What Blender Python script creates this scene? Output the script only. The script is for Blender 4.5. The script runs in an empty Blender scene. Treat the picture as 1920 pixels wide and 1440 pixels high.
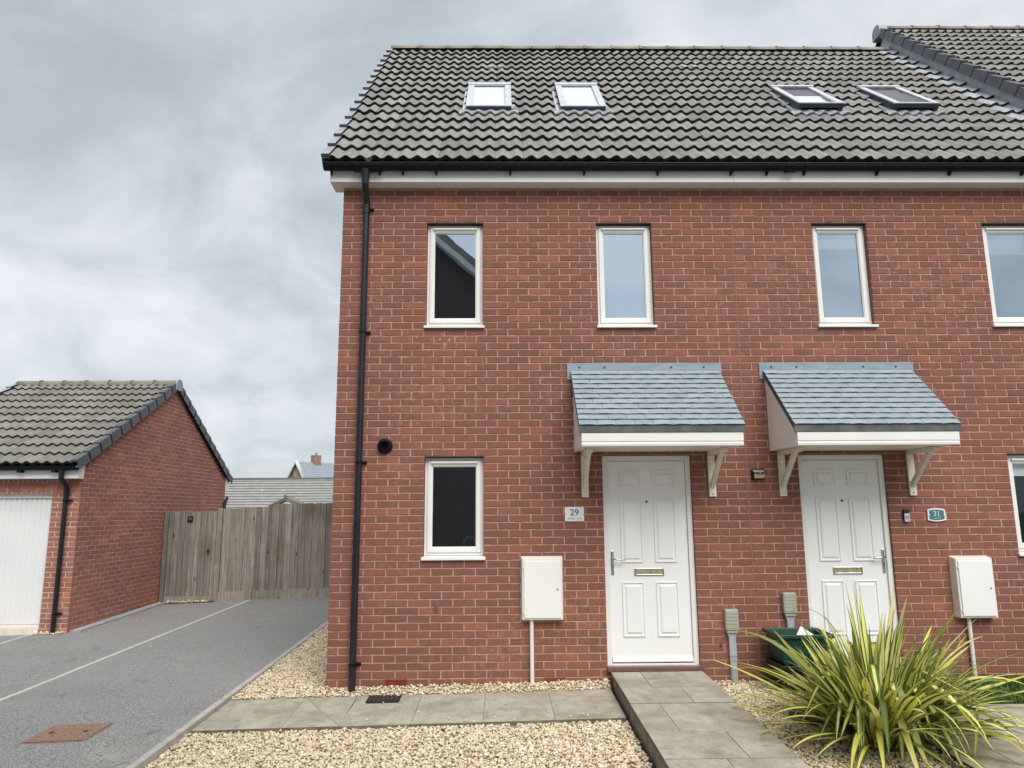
import bpy, math, random
import numpy as np
from mathutils import Matrix, Vector
random.seed(7); rng = np.random.default_rng(7)
sc = bpy.context.scene
COL = sc.collection
R = math.radians

# ------------------------------------------------------------------ camera
CAM = Vector((1.7212, -7.4281, 1.7041))
pi_, ya, ro = R(9.91), R(0.8835), R(-0.3526)
F = Vector((math.sin(ya)*math.cos(pi_), math.cos(ya)*math.cos(pi_), math.sin(pi_)))
R0 = Vector((math.cos(ya), -math.sin(ya), 0)); U0 = R0.cross(F)
RX = R0*math.cos(ro) + U0*math.sin(ro); UY = U0*math.cos(ro) - R0*math.sin(ro)
cam = bpy.data.objects.new('camera', bpy.data.cameras.new('camera')); COL.objects.link(cam)
cam.matrix_world = Matrix(((RX.x, UY.x, -F.x, CAM.x), (RX.y, UY.y, -F.y, CAM.y), (RX.z, UY.z, -F.z, CAM.z), (0, 0, 0, 1)))
cam.data.sensor_width = 36; cam.data.lens = 1345/1920*36
cam.data.clip_start = 0.05; cam.data.clip_end = 2000
sc.camera = cam

# ------------------------------------------------------------------ world, sun, exposure
SUN_DIR = Vector((0.20, -0.60, 0.775)).normalized()       # towards the sun
SUN_EL = math.asin(SUN_DIR.z); SUN_AZ = math.atan2(SUN_DIR.x, SUN_DIR.y)
w = bpy.data.worlds.new('World'); sc.world = w; w.use_nodes = True
nt = w.node_tree; N = nt.nodes; L = nt.links; N.clear()
def nd(t, **k):
    n = N.new(t)
    for a, b in k.items(): setattr(n, a, b)
    return n
def vmath(op, a, b=None):
    n = nd('ShaderNodeVectorMath', operation=op); L.new(a, n.inputs[0])
    if b is not None:
        if isinstance(b, tuple): n.inputs[1].default_value = b
        else: L.new(b, n.inputs[1])
    return n.outputs[0]
def fmath(op, a, b=None, clamp=False):
    n = nd('ShaderNodeMath', operation=op); n.use_clamp = clamp
    for i, x in enumerate((a, b)):
        if x is None: continue
        if isinstance(x, (int, float)): n.inputs[i].default_value = x
        else: L.new(x, n.inputs[i])
    return n.outputs[0]
tc = nd('ShaderNodeTexCoord')
sep = nd('ShaderNodeSeparateXYZ'); L.new(tc.outputs['Generated'], sep.inputs[0])
zz = fmath('ADD', fmath('MAXIMUM', sep.outputs[2], 0.0), 0.42)
cmb = nd('ShaderNodeCombineXYZ')
L.new(fmath('DIVIDE', sep.outputs[0], zz), cmb.inputs[0]); L.new(fmath('DIVIDE', sep.outputs[1], zz), cmb.inputs[1])
def wnoise(scale, detail, rough, off, dist=0.0):
    n = nd('ShaderNodeTexNoise'); n.inputs['Scale'].default_value = scale; n.inputs['Detail'].default_value = detail
    n.inputs['Roughness'].default_value = rough; n.inputs['Distortion'].default_value = dist
    L.new(vmath('ADD', cmb.outputs[0], off), n.inputs['Vector']); return n.outputs[0]
big = wnoise(1.05, 3, 0.5, (5.3, 2.2, 0), 0.4)
med = wnoise(2.9, 8, 0.56, (1.2, 0.4, 2.0), 0.6)
fin = wnoise(4.2, 9, 0.6, (8.2, 3.4, 1.0), 0.9)
mixv = fmath('ADD', fmath('ADD', fmath('MULTIPLY', big, 0.46), fmath('MULTIPLY', med, 0.40)), fmath('MULTIPLY', fin, 0.14))
rp = nd('ShaderNodeValToRGB'); L.new(mixv, rp.inputs[0])
cr = rp.color_ramp; cr.interpolation = 'B_SPLINE'
cr.elements[0].position = 0.385; cr.elements[0].color = (0.45, 0.515, 0.56, 1)
cr.elements[1].position = 0.60; cr.elements[1].color = (0.92, 0.935, 0.985, 1)
e = cr.elements.new(0.45); e.color = (0.55, 0.61, 0.665, 1)
e = cr.elements.new(0.515); e.color = (0.69, 0.73, 0.79, 1)
sky = nd('ShaderNodeTexSky', sky_type='NISHITA'); sky.sun_disc = False
sky.sun_elevation = SUN_EL; sky.sun_rotation = SUN_AZ
skys = nd('ShaderNodeMixRGB', blend_type='MULTIPLY'); skys.inputs[0].default_value = 1
L.new(sky.outputs[0], skys.inputs[1]); skys.inputs[2].default_value = (0.12, 0.12, 0.12, 1)
mx = nd('ShaderNodeMixRGB'); mx.inputs[0].default_value = 0.95
L.new(skys.outputs[0], mx.inputs[1]); L.new(rp.outputs[0], mx.inputs[2])
hz = fmath('POWER', fmath('SUBTRACT', 1.0, fmath('ABSOLUTE', sep.outputs[2])), 7.0)
mh = nd('ShaderNodeMixRGB'); L.new(fmath('MULTIPLY', hz, 0.62), mh.inputs[0]); L.new(mx.outputs[0], mh.inputs[1]); mh.inputs[2].default_value = (0.74, 0.79, 0.825, 1); mx = mh
bg = nd('ShaderNodeBackground'); bg.inputs[1].default_value = 0.41; L.new(mx.outputs[0], bg.inputs[0])
out = nd('ShaderNodeOutputWorld'); L.new(bg.outputs[0], out.inputs[0])

sl = bpy.data.lights.new('sun', 'SUN'); sl.energy = 1.5; sl.angle = R(46); sl.color = (1.0, 0.965, 0.92)
so = bpy.data.objects.new('sun', sl); COL.objects.link(so)
so.rotation_euler = (-SUN_DIR).to_track_quat('-Z', 'Y').to_euler()
sc.view_settings.view_transform = 'Standard'; sc.view_settings.look = 'None'
sc.view_settings.exposure = 1.3; sc.view_settings.gamma = 1.0; sc.view_settings.use_curve_mapping = False

# ------------------------------------------------------------------ materials
def new_mat(name):
    m = bpy.data.materials.new(name); m.use_nodes = True
    t = m.node_tree; t.nodes.clear()
    o = t.nodes.new('ShaderNodeOutputMaterial'); b = t.nodes.new('ShaderNodeBsdfPrincipled')
    t.links.new(b.outputs[0], o.inputs[0]); return m, t, b
class G:
    """small node graph helper"""
    def __init__(s, t): s.t = t
    def n(s, ty, **k):
        x = s.t.nodes.new(ty)
        for a, b in k.items(): setattr(x, a, b)
        return x
    def l(s, a, b): s.t.links.new(a, b)
    def set(s, sock, v):
        if hasattr(v, 'is_linked') or isinstance(v, bpy.types.NodeSocket): s.l(v, sock)
        else: sock.default_value = v
    def pos(s): return s.n('ShaderNodeNewGeometry').outputs['Position']
    def scale(s, v, sx):
        x = s.n('ShaderNodeVectorMath', operation='MULTIPLY'); s.l(v, x.inputs[0]); x.inputs[1].default_value = sx; return x.outputs[0]
    def addv(s, v, a):
        x = s.n('ShaderNodeVectorMath', operation='ADD'); s.l(v, x.inputs[0]); s.set(x.inputs[1], a); return x.outputs[0]
    def noise(s, v, sc_, det=4, ro=0.55, dist=0.0):
        x = s.n('ShaderNodeTexNoise'); s.l(v, x.inputs['Vector']); x.inputs['Scale'].default_value = sc_
        x.inputs['Detail'].default_value = det; x.inputs['Roughness'].default_value = ro; x.inputs['Distortion'].default_value = dist
        return x.outputs[0]
    def voro(s, v, sc_, out='Distance'):
        x = s.n('ShaderNodeTexVoronoi'); s.l(v, x.inputs['Vector']); x.inputs['Scale'].default_value = sc_; return x.outputs[out]
    def ramp(s, f, stops, interp='LINEAR'):
        x = s.n('ShaderNodeValToRGB'); s.l(f, x.inputs[0]); c = x.color_ramp; c.interpolation = interp
        while len(c.elements) < len(stops): c.elements.new(0.5)
        for e_, (p_, c_) in zip(c.elements, stops):
            e_.position = p_; e_.color = (*c_, 1) if len(c_) == 3 else c_
        return x.outputs[0]
    def fr(s, f, a, b): return s.ramp(f, [(a, (0, 0, 0)), (b, (1, 1, 1))])
    def m(s, op, a, b=0.0, clamp=False):
        x = s.n('ShaderNodeMath', operation=op); x.use_clamp = clamp
        s.set(x.inputs[0], a); s.set(x.inputs[1], b); return x.outputs[0]
    def mix(s, f, a, b, bt='MIX'):
        x = s.n('ShaderNodeMixRGB', blend_type=bt); s.set(x.inputs[0], f)
        for i, c in ((1, a), (2, b)):
            if isinstance(c, tuple): x.inputs[i].default_value = (*c, 1)
            else: s.l(c, x.inputs[i])
        return x.outputs[0]
    def bump(s, h, st, dist, b):
        x = s.n('ShaderNodeBump'); x.inputs['Strength'].default_value = st; x.inputs['Distance'].default_value = dist
        s.l(h, x.inputs['Height']); s.l(x.outputs[0], b.inputs['Normal'])
    def rnd(s):
        o = s.n('ShaderNodeObjectInfo').outputs['Random']
        a = s.n('ShaderNodeAttribute', attribute_name='rnd').outputs['Fac']
        return s.m('FRACT', s.m('ADD', o, a))

def pm(name, c1, c2, scale=4.0, rough=0.6, bump=0.0, bscale=60.0, bdist=0.004, stretch=(1, 1, 1), orand=0.0, spec=0.5, metal=0.0, det=5, lo=0.35, hi=0.65):
    m, t, b = new_mat(name); g = G(t)
    p = g.scale(g.pos(), stretch)
    c = g.ramp(g.noise(p, scale, det, 0.6), [(lo, c1), (hi, c2)])
    if orand:
        k = g.m('ADD', g.m('MULTIPLY', g.rnd(), 2*orand), 1-orand)
        cm = g.n('ShaderNodeCombineXYZ'); [g.l(k, cm.inputs[i]) for i in range(3)]
        c = g.mix(1.0, c, cm.outputs[0], 'MULTIPLY')
    g.l(c, b.inputs['Base Color']); b.inputs['Roughness'].default_value = rough
    b.inputs['Specular IOR Level'].default_value = spec; b.inputs['Metallic'].default_value = metal
    if bump: g.bump(g.noise(p, bscale, 4, 0.6), bump, bdist, b)
    return m

def brick_mat(name, tint=(1, 1, 1), splash=True):
    m, t, b = new_mat(name); g = G(t)
    p = g.pos(); r = g.rnd()
    T = lambda c: tuple(c[i]*tint[i] for i in range(3))
    c = g.ramp(r, [(0.0, T((0.178, 0.082, 0.062))), (0.3, T((0.206, 0.089, 0.065))), (0.6, T((0.226, 0.093, 0.067))), (0.9, T((0.250, 0.100, 0.070))), (0.985, T((0.305, 0.116, 0.076)))])
    # whole areas of the wall laid from slightly different packs
    c = g.mix(g.m('MULTIPLY', g.fr(g.noise(p, 0.55, 3, 0.55), 0.40, 0.62), 0.9), c, g.mix(1.0, c, (1.17, 1.10, 1.02), 'MULTIPLY'))
    # soft tone drift inside each brick and across the wall
    off = g.n('ShaderNodeCombineXYZ'); g.l(g.m('MULTIPLY', r, 37.0), off.inputs[0])
    n1 = g.noise(g.addv(p, off.outputs[0]), 7.0, 4, 0.6)
    c = g.mix(g.fr(n1, 0.35, 0.75), c, g.mix(0.5, c, (0.20, 0.10, 0.075)))
    n2 = g.noise(g.scale(p, (1, 1, 3.0)), 45.0, 3, 0.7)
    c = g.mix(g.m('MULTIPLY', g.fr(n2, 0.45, 0.75), 0.45), c, (0.13, 0.062, 0.043))
    n3 = g.noise(g.scale(p, (1.6, 1, 1.6)), 75.0, 3, 0.75)
    c = g.mix(g.m('MULTIPLY', g.fr(n3, 0.52, 0.72), 0.35), c, (0.38, 0.21, 0.165))
    # pale efflorescence and mortar smears in patches
    pt = g.m('MULTIPLY', g.fr(g.noise(p, 0.9, 3, 0.5), 0.42, 0.72), g.fr(g.noise(p, 16.0, 5, 0.7), 0.50, 0.72))
    c = g.mix(g.m('MULTIPLY', pt, 0.65), c, (0.44, 0.29, 0.23))
    sp = g.m('MULTIPLY', g.fr(g.noise(p, 3.1, 2, 0.5), 0.56, 0.66), g.fr(g.noise(p, 55.0, 3, 0.7), 0.60, 0.72))
    c = g.mix(g.m('MULTIPLY', sp, 0.7), c, (0.62, 0.50, 0.45))
    # run of lime splashes below the first upper window
    if splash:
        sx = g.n('ShaderNodeSeparateXYZ'); g.l(p, sx.inputs[0])
        mk = g.m('MULTIPLY', g.m('SUBTRACT', 1.0, g.m('MULTIPLY', g.m('ABSOLUTE', g.m('SUBTRACT', sx.outputs[0], 1.1)), 2.2), True), g.m('SUBTRACT', 1.0, g.m('MULTIPLY', g.m('ABSOLUTE', g.m('SUBTRACT', sx.outputs[2], 3.49)), 8.0), True))
        sp2 = g.m('MULTIPLY', mk, g.fr(g.noise(g.scale(p, (1.0, 1.0, 1.0)), 26.0, 4, 0.7), 0.56, 0.66))
        c = g.mix(g.m('MULTIPLY', sp2, 1.3, True), c, (0.62, 0.52, 0.47))
    g.l(c, b.inputs['Base Color']); b.inputs['Roughness'].default_value = 0.88; b.inputs['Specular IOR Level'].default_value = 0.2
    g.bump(g.noise(g.scale(p, (1, 1, 2.0)), 120.0, 4, 0.7), 0.5, 0.003, b)
    return m

M = {}
M['brick'] = brick_mat('brick')
M['brick_garage'] = brick_mat('brick_garage', (1.66, 1.76, 1.78), False)
M['mortar'] = pm('mortar', (0.385, 0.24, 0.178), (0.535, 0.345, 0.265), 9, 0.95, 0.6, 150, 0.003, spec=0.1)
M['mortar_garage'] = pm('mortar_garage', (0.62, 0.46, 0.385), (0.74, 0.57, 0.49), 9, 0.95, spec=0.1)
M['upvc'] = pm('upvc', (0.76, 0.755, 0.71), (0.80, 0.80, 0.765), 3, 0.32, 0.03, 30)
M['door_white'] = pm('door_white', (0.80, 0.81, 0.80), (0.83, 0.84, 0.835), 3, 0.38, 0.10, 90, 0.002, stretch=(3, 1, 0.5))
M['garage_white'] = pm('garage_white', (0.74, 0.76, 0.75), (0.80, 0.81, 0.80), 1.5, 0.4)
M['fascia_white'] = pm('fascia_white', (0.84, 0.84, 0.815), (0.88, 0.88, 0.865), 2.5, 0.35, 0.03, 20)
M['soffit'] = pm('soffit', (0.74, 0.71, 0.65), (0.79, 0.76, 0.70), 3, 0.5)
M['cream'] = pm('cream', (0.68, 0.635, 0.52), (0.80, 0.76, 0.665), 14, 0.55, 0.15, 60, stretch=(1, 1, 0.3))
M['cheek'] = pm('cheek', (0.76, 0.72, 0.685), (0.81, 0.775, 0.74), 5, 0.5)
M['black_plastic'] = pm('black_plastic', (0.004, 0.0045, 0.007), (0.007, 0.008, 0.012), 8, 0.45, 0.05, 40, spec=0.2)
M['downpipe'] = pm('downpipe', (0.010, 0.011, 0.015), (0.016, 0.018, 0.023), 6, 0.40, 0.05, 40, spec=0.4)
M['tile'] = None
def tile_mat(name, c1, c2, lich=0.25):
    m, t, b = new_mat(name); g = G(t); p = g.pos(); r = g.rnd()
    c = g.ramp(g.noise(p, 5.0, 5, 0.6), [(0.3, c1), (0.7, c2)])
    k = g.m('ADD', g.m('MULTIPLY', r, 0.34), 0.83); cm = g.n('ShaderNodeCombineXYZ'); [g.l(k, cm.inputs[i]) for i in range(3)]
    c = g.mix(1.0, c, cm.outputs[0], 'MULTIPLY')
    st = g.fr(g.noise(g.scale(p, (9.0, 1.0, 1.0)), 4.0, 4, 0.6), 0.45, 0.75)
    c = g.mix(g.m('MULTIPLY', st, 0.3), c, (0.19, 0.183, 0.168))
    li = g.m('MULTIPLY', g.fr(g.noise(p, 1.3, 3, 0.6), 0.50, 0.70), g.fr(g.noise(p, 38.0, 4, 0.7), 0.56, 0.70))
    c = g.mix(g.m('MULTIPLY', li, lich), c, (0.44, 0.435, 0.38))
    g.l(c, b.inputs['Base Color']); b.inputs['Roughness'].default_value = 0.8; b.inputs['Specular IOR Level'].default_value = 0.3
    g.bump(g.noise(p, 160.0, 3, 0.7), 0.35, 0.002, b); return m
M['tile'] = tile_mat('tile', (0.206, 0.201, 0.191), (0.262, 0.255, 0.243), 0.55)
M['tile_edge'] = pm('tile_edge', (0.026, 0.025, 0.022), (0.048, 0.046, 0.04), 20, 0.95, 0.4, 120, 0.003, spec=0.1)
M['tile_garage'] = tile_mat('tile_garage', (0.175, 0.172, 0.15), (0.235, 0.228, 0.205), 0.5)
M['ridge'] = tile_mat('ridge', (0.22, 0.205, 0.17), (0.30, 0.28, 0.23), 0.8)
M['ridge_garage'] = tile_mat('ridge_garage', (0.16, 0.155, 0.14), (0.24, 0.23, 0.20), 0.9)
M['verge_grey'] = pm('verge_grey', (0.27, 0.29, 0.32), (0.36, 0.375, 0.40), 6, 0.5, 0.1, 60)
M['verge_dark'] = pm('verge_dark', (0.085, 0.09, 0.105), (0.125, 0.13, 0.148), 6, 0.55, 0.1, 60)
M['lead'] = pm('lead', (0.24, 0.265, 0.30), (0.38, 0.405, 0.445), 7, 0.5, 0.25, 25, 0.006, metal=0.1)
M['lead_pale'] = pm('lead_pale', (0.36, 0.385, 0.42), (0.52, 0.545, 0.58), 9, 0.45, 0.25, 25, 0.006, metal=0.3)
M['slate'] = pm('slate', (0.25, 0.305, 0.335), (0.295, 0.35, 0.38), 8, 0.6, 0.25, 50, 0.004, orand=0.06)
M['slate_edge'] = pm('slate_edge', (0.065, 0.075, 0.08), (0.12, 0.13, 0.132), 9, 0.7, 0.2, 50)
M['zinc'] = pm('zinc', (0.20, 0.26, 0.31), (0.28, 0.34, 0.385), 5, 0.5, 0.1, 40, stretch=(1, 1, 3))
M['alu'] = pm('alu', (0.55, 0.58, 0.62), (0.66, 0.69, 0.73), 6, 0.38, 0.05, 40, metal=0.35)
M['alu_dark'] = pm('alu_dark', (0.022, 0.024, 0.030), (0.04, 0.042, 0.05), 6, 0.45)
M['chrome'] = pm('chrome', (0.45, 0.45, 0.44), (0.6, 0.6, 0.58), 20, 0.18, metal=1.0)
M['gilt'] = pm('gilt', (0.36, 0.30, 0.15), (0.5, 0.43, 0.24), 20, 0.22, metal=1.0)
M['steel_dark'] = pm('steel_dark', (0.02, 0.018, 0.017), (0.05, 0.04, 0.036), 20, 0.6)
M['lintel'] = pm('lintel', (0.03, 0.018, 0.016), (0.06, 0.035, 0.03), 12, 0.6)
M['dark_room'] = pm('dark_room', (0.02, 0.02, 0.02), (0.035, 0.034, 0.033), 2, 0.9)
M['blind'] = pm('blind', (0.62, 0.66, 0.68), (0.67, 0.70, 0.715), 3, 0.8)
M['quarry'] = pm('quarry', (0.105, 0.062, 0.055), (0.15, 0.085, 0.072), 14, 0.6, 0.2, 60)
M['terracotta'] = pm('terracotta', (0.25, 0.045, 0.03), (0.33, 0.07, 0.045), 20, 0.8, 0.2, 80)
M['meter'] = pm('meter', (0.72, 0.70, 0.62), (0.77, 0.755, 0.69), 4, 0.4, 0.06, 60)
M['meter_door'] = pm('meter_door', (0.79, 0.79, 0.765), (0.82, 0.82, 0.80), 3, 0.35, 0.04, 60)
M['grey_abs'] = pm('grey_abs', (0.33, 0.34, 0.27), (0.39, 0.40, 0.33), 10, 0.5)
M['grey_duct'] = pm('grey_duct', (0.34, 0.37, 0.40), (0.42, 0.45, 0.48), 10, 0.45)
M['green_box'] = pm('green_box', (0.006, 0.045, 0.028), (0.012, 0.065, 0.042), 10, 0.38, 0.15, 30)
M['black_box'] = pm('black_box', (0.006, 0.007, 0.009), (0.015, 0.016, 0.018), 10, 0.5)
M['paper'] = pm('paper', (0.7, 0.74, 0.8), (0.78, 0.8, 0.84), 10, 0.7)
M['soil'] = pm('soil', (0.05, 0.04, 0.028), (0.11, 0.085, 0.055), 30, 0.95, 0.6, 80, 0.01)
M['brass'] = pm('brass', (0.16, 0.13, 0.10), (0.32, 0.28, 0.24), 60, 0.4, metal=0.7)
M['ink'] = pm('ink', (0.01, 0.01, 0.011), (0.015, 0.015, 0.016), 5, 0.5)
M['plaque'] = pm('plaque', (0.68, 0.70, 0.70), (0.76, 0.77, 0.76), 9, 0.3)
M['teal'] = pm('teal', (0.055, 0.145, 0.185), (0.075, 0.175, 0.215), 9, 0.4)
M['plaque_white'] = pm('plaque_white', (0.76, 0.79, 0.79), (0.82, 0.84, 0.84), 9, 0.35)
M['teal_text'] = pm('teal_text', (0.55, 0.68, 0.70), (0.62, 0.74, 0.76), 9, 0.4)
M['led'] = pm('led', (0.42, 0.36, 0.15), (0.55, 0.48, 0.24), 120, 0.35)
M['solar'] = pm('solar', (0.30, 0.32, 0.35), (0.4, 0.42, 0.45), 20, 0.2)
M['white_line'] = pm('white_line', (0.42, 0.41, 0.38), (0.55, 0.54, 0.50), 12, 0.85, 0.3, 90)
M['kerb'] = pm('kerb', (0.36, 0.345, 0.31), (0.47, 0.455, 0.415), 9, 0.9, 0.4, 110)
M['haunch'] = pm('haunch', (0.30, 0.31, 0.32), (0.40, 0.41, 0.42), 9, 0.9, 0.4, 110)
M['grass_blade'] = pm('grass_blade', (0.035, 0.085, 0.012), (0.09, 0.16, 0.03), 6, 0.6)
M['turf'] = pm('turf', (0.025, 0.045, 0.01), (0.05, 0.075, 0.02), 9, 0.95)
M['stone_wall'] = pm('stone_wall', (0.19, 0.16, 0.10), (0.40, 0.34, 0.23), 2.2, 0.95, lo=0.42, hi=0.58)
M['far_slate'] = pm('far_slate', (0.20, 0.235, 0.28), (0.28, 0.315, 0.36), 3.0, 0.7, stretch=(1, 1, 6))
M['far_tile'] = pm('far_tile', (0.25, 0.25, 0.24), (0.30, 0.30, 0.285), 2.0, 0.8)
M['far_tile_edge'] = pm('far_tile_edge', (0.07, 0.07, 0.068), (0.11, 0.11, 0.105), 2.0, 0.8)
M['far_white'] = pm('far_white', (0.6, 0.62, 0.6), (0.66, 0.68, 0.66), 2.0, 0.6)
M['far_brick'] = pm('far_brick', (0.26, 0.155, 0.125), (0.32, 0.20, 0.165), 3.0, 0.9)
M['bark'] = pm('bark', (0.16, 0.15, 0.14), (0.24, 0.23, 0.21), 5.0, 0.9)
M['ground'] = pm('ground', (0.07, 0.07, 0.06), (0.12, 0.115, 0.10), 0.4, 0.95)

def slab_mat(name, c1, c2, c3):
    m, t, b = new_mat(name); g = G(t); p = g.pos()
    off = g.n('ShaderNodeCombineXYZ'); g.l(g.m('MULTIPLY', g.rnd(), 50.0), off.inputs[2])
    q = g.addv(p, off.outputs[0])
    c = g.ramp(g.noise(q, 2.6, 6, 0.62, 0.6), [(0.3, c1), (0.5, c2), (0.72, c3)])
    c = g.mix(g.m('MULTIPLY', g.fr(g.noise(q, 9.0, 6, 0.7), 0.48, 0.70), 0.6), c, tuple(x*0.72 for x in c1))
    c = g.mix(g.m('MULTIPLY', g.fr(g.noise(q, 60.0, 3, 0.7), 0.5, 0.75), 0.6), c, tuple(x*0.55 for x in c1))
    c = g.mix(g.m('MULTIPLY', g.fr(g.noise(g.scale(q, (1, 2.5, 1)), 7.0, 5, 0.7), 0.55, 0.75), 0.3), c, (0.24, 0.21, 0.12))
    g.l(c, b.inputs['Base Color']); b.inputs['Roughness'].default_value = 0.85
    g.bump(g.noise(q, 22.0, 6, 0.65), 0.5, 0.006, b); return m
M['slab'] = slab_mat('slab', (0.27, 0.245, 0.19), (0.395, 0.365, 0.29), (0.50, 0.47, 0.39))
M['slab_ramp'] = slab_mat('slab_ramp', (0.25, 0.225, 0.18), (0.375, 0.34, 0.275), (0.475, 0.435, 0.355))
M['joint'] = pm('joint', (0.16, 0.145, 0.11), (0.27, 0.245, 0.19), 9, 0.95)
M['slab_edge'] = pm('slab_edge', (0.11, 0.10, 0.07), (0.20, 0.18, 0.13), 9, 0.95, 0.5, 40)

def asphalt_mat():
    m, t, b = new_mat('asphalt'); g = G(t); p = g.pos()
    c = g.ramp(g.noise(p, 62.0, 4, 0.9), [(0.38, (0.09, 0.09, 0.089)), (0.5, (0.235, 0.233, 0.226)), (0.62, (0.46, 0.455, 0.435))])
    c = g.mix(g.m('MULTIPLY', g.fr(g.noise(g.scale(p, (1, 0.5, 1)), 0.8, 5, 0.6), 0.4, 0.68), 0.35), c, (0.27, 0.27, 0.26))
    # pale sandy dust streaks lying on the tarmac
    du = g.m('MULTIPLY', g.fr(g.noise(g.scale(p, (0.55, 1.2, 1)), 1.5, 4, 0.6, 0.4), 0.60, 0.78), 0.5)
    c = g.mix(du, c, (0.40, 0.375, 0.30))
    wt = g.fr(g.noise(g.scale(p, (0.4, 1.5, 1)), 0.7, 4, 0.55), 0.52, 0.7)
    c = g.mix(g.m('MULTIPLY', wt, 0.3), c, (0.17, 0.17, 0.17))
    oil = g.m('MULTIPLY', g.fr(g.noise(p, 2.3, 3, 0.6), 0.66, 0.72), 0.35)
    c = g.mix(oil, c, (0.10, 0.10, 0.10))
    g.l(c, b.inputs['Base Color']); b.inputs['Roughness'].default_value = 0.9; b.inputs['Specular IOR Level'].default_value = 0.3
    g.bump(g.noise(p, 110.0, 3, 0.7), 0.7, 0.004, b); return m
M['asphalt'] = asphalt_mat()

def stone_mat(name='gravel'):
    m, t, b = new_mat(name); g = G(t)
    a = g.n('ShaderNodeAttribute', attribute_name='rnd').outputs['Fac']
    c = g.ramp(a, [(0.0, (0.24, 0.19, 0.135)), (0.06, (0.44, 0.33, 0.20)), (0.18, (0.58, 0.475, 0.31)), (0.42, (0.69, 0.595, 0.42)), (0.66, (0.75, 0.67, 0.50)), (0.88, (0.81, 0.755, 0.63)), (1.0, (0.66, 0.45, 0.27))])
    c = g.mix(g.m('MULTIPLY', g.fr(g.noise(g.pos(), 180.0, 3, 0.6), 0.4, 0.7), 0.3), c, (0.48, 0.39, 0.26))
    g.l(c, b.inputs['Base Color']); b.inputs['Roughness'].default_value = 0.7; b.inputs['Specular IOR Level'].default_value = 0.35; return m
M['gravel'] = stone_mat()
M['gravel_bed'] = pm('gravel_bed', (0.34, 0.275, 0.175), (0.50, 0.415, 0.275), 70, 0.95, 0.6, 120, 0.01)

def glass_mat(name, refl, tint, trans=(0.75, 0.8, 0.8)):
    m = bpy.data.materials.new(name); m.use_nodes = True; t = m.node_tree; t.nodes.clear(); g = G(t)
    o = g.n('ShaderNodeOutputMaterial'); gl = g.n('ShaderNodeBsdfGlossy'); gl.inputs['Roughness'].default_value = 0.012
    gl.inputs['Color'].default_value = (*tint, 1)
    tr = g.n('ShaderNodeBsdfTransparent'); tr.inputs[0].default_value = (*trans, 1)
    lw = g.n('ShaderNodeLayerWeight'); lw.inputs[0].default_value = 0.25
    f = g.m('ADD', g.m('MULTIPLY', lw.outputs['Fresnel'], 0.5), refl, True)
    nb = g.n('ShaderNodeBump'); nb.inputs['Strength'].default_value = 0.03; nb.inputs['Distance'].default_value = 0.02
    g.l(g.noise(g.pos(), 2.2, 2, 0.5), nb.inputs['Height']); g.l(nb.outputs[0], gl.inputs['Normal'])
    mxs = g.n('ShaderNodeMixShader'); g.l(f, mxs.inputs[0]); g.l(tr.outputs[0], mxs.inputs[1]); g.l(gl.outputs[0], mxs.inputs[2])
    g.l(mxs.outputs[0], o.inputs[0]); return m
M['glass'] = glass_mat('glass', 0.68, (0.74, 0.89, 1.0))
M['glass_clear'] = glass_mat('glass_clear', 0.06, (0.74, 0.89, 1.0), (0.9, 0.93, 0.92))
M['glass_blind'] = glass_mat('glass_blind', 0.62, (0.74, 0.89, 1.0), (0.95, 0.97, 0.97))
M['glass_roof'] = glass_mat('glass_roof', 0.10, (1.0, 1.0, 1.0), (1.0, 1.0, 1.0))

def wood_mat():
    m, t, b = new_mat('fence_wood'); g = G(t); p = g.pos(); r = g.rnd()
    off = g.n('ShaderNodeCombineXYZ'); g.l(g.m('MULTIPLY', r, 91.0), off.inputs[0]); g.l(g.m('MULTIPLY', r, 13.0), off.inputs[2])
    q = g.addv(p, off.outputs[0])
    gr = g.noise(g.scale(q, (42.0, 42.0, 1.8)), 1.0, 6, 0.68, 0.9)
    c = g.ramp(gr, [(0.28, (0.135, 0.116, 0.098)), (0.5, (0.265, 0.238, 0.205)), (0.72, (0.42, 0.385, 0.34))])
    k = g.m('ADD', g.m('MULTIPLY', r, 0.55), 0.72); cm = g.n('ShaderNodeCombineXYZ'); [g.l(k, cm.inputs[i]) for i in range(3)]
    c = g.mix(1.0, c, cm.outputs[0], 'MULTIPLY')
    kn = g.voro(g.scale(q, (6.0, 1.0, 2.2)), 1.0)
    c = g.mix(g.fr(kn, 0.05, 0.12), (0.035, 0.028, 0.022), c)
    gn = g.m('MULTIPLY', g.fr(g.noise(p, 1.1, 3, 0.5), 0.50, 0.68), 0.5)
    c = g.mix(gn, c, (0.085, 0.085, 0.042))
    g.l(c, b.inputs['Base Color']); b.inputs['Roughness'].default_value = 0.9; b.inputs['Specular IOR Level'].default_value = 0.2
    g.bump(gr, 0.5, 0.004, b); return m
M['wood'] = wood_mat()

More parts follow.
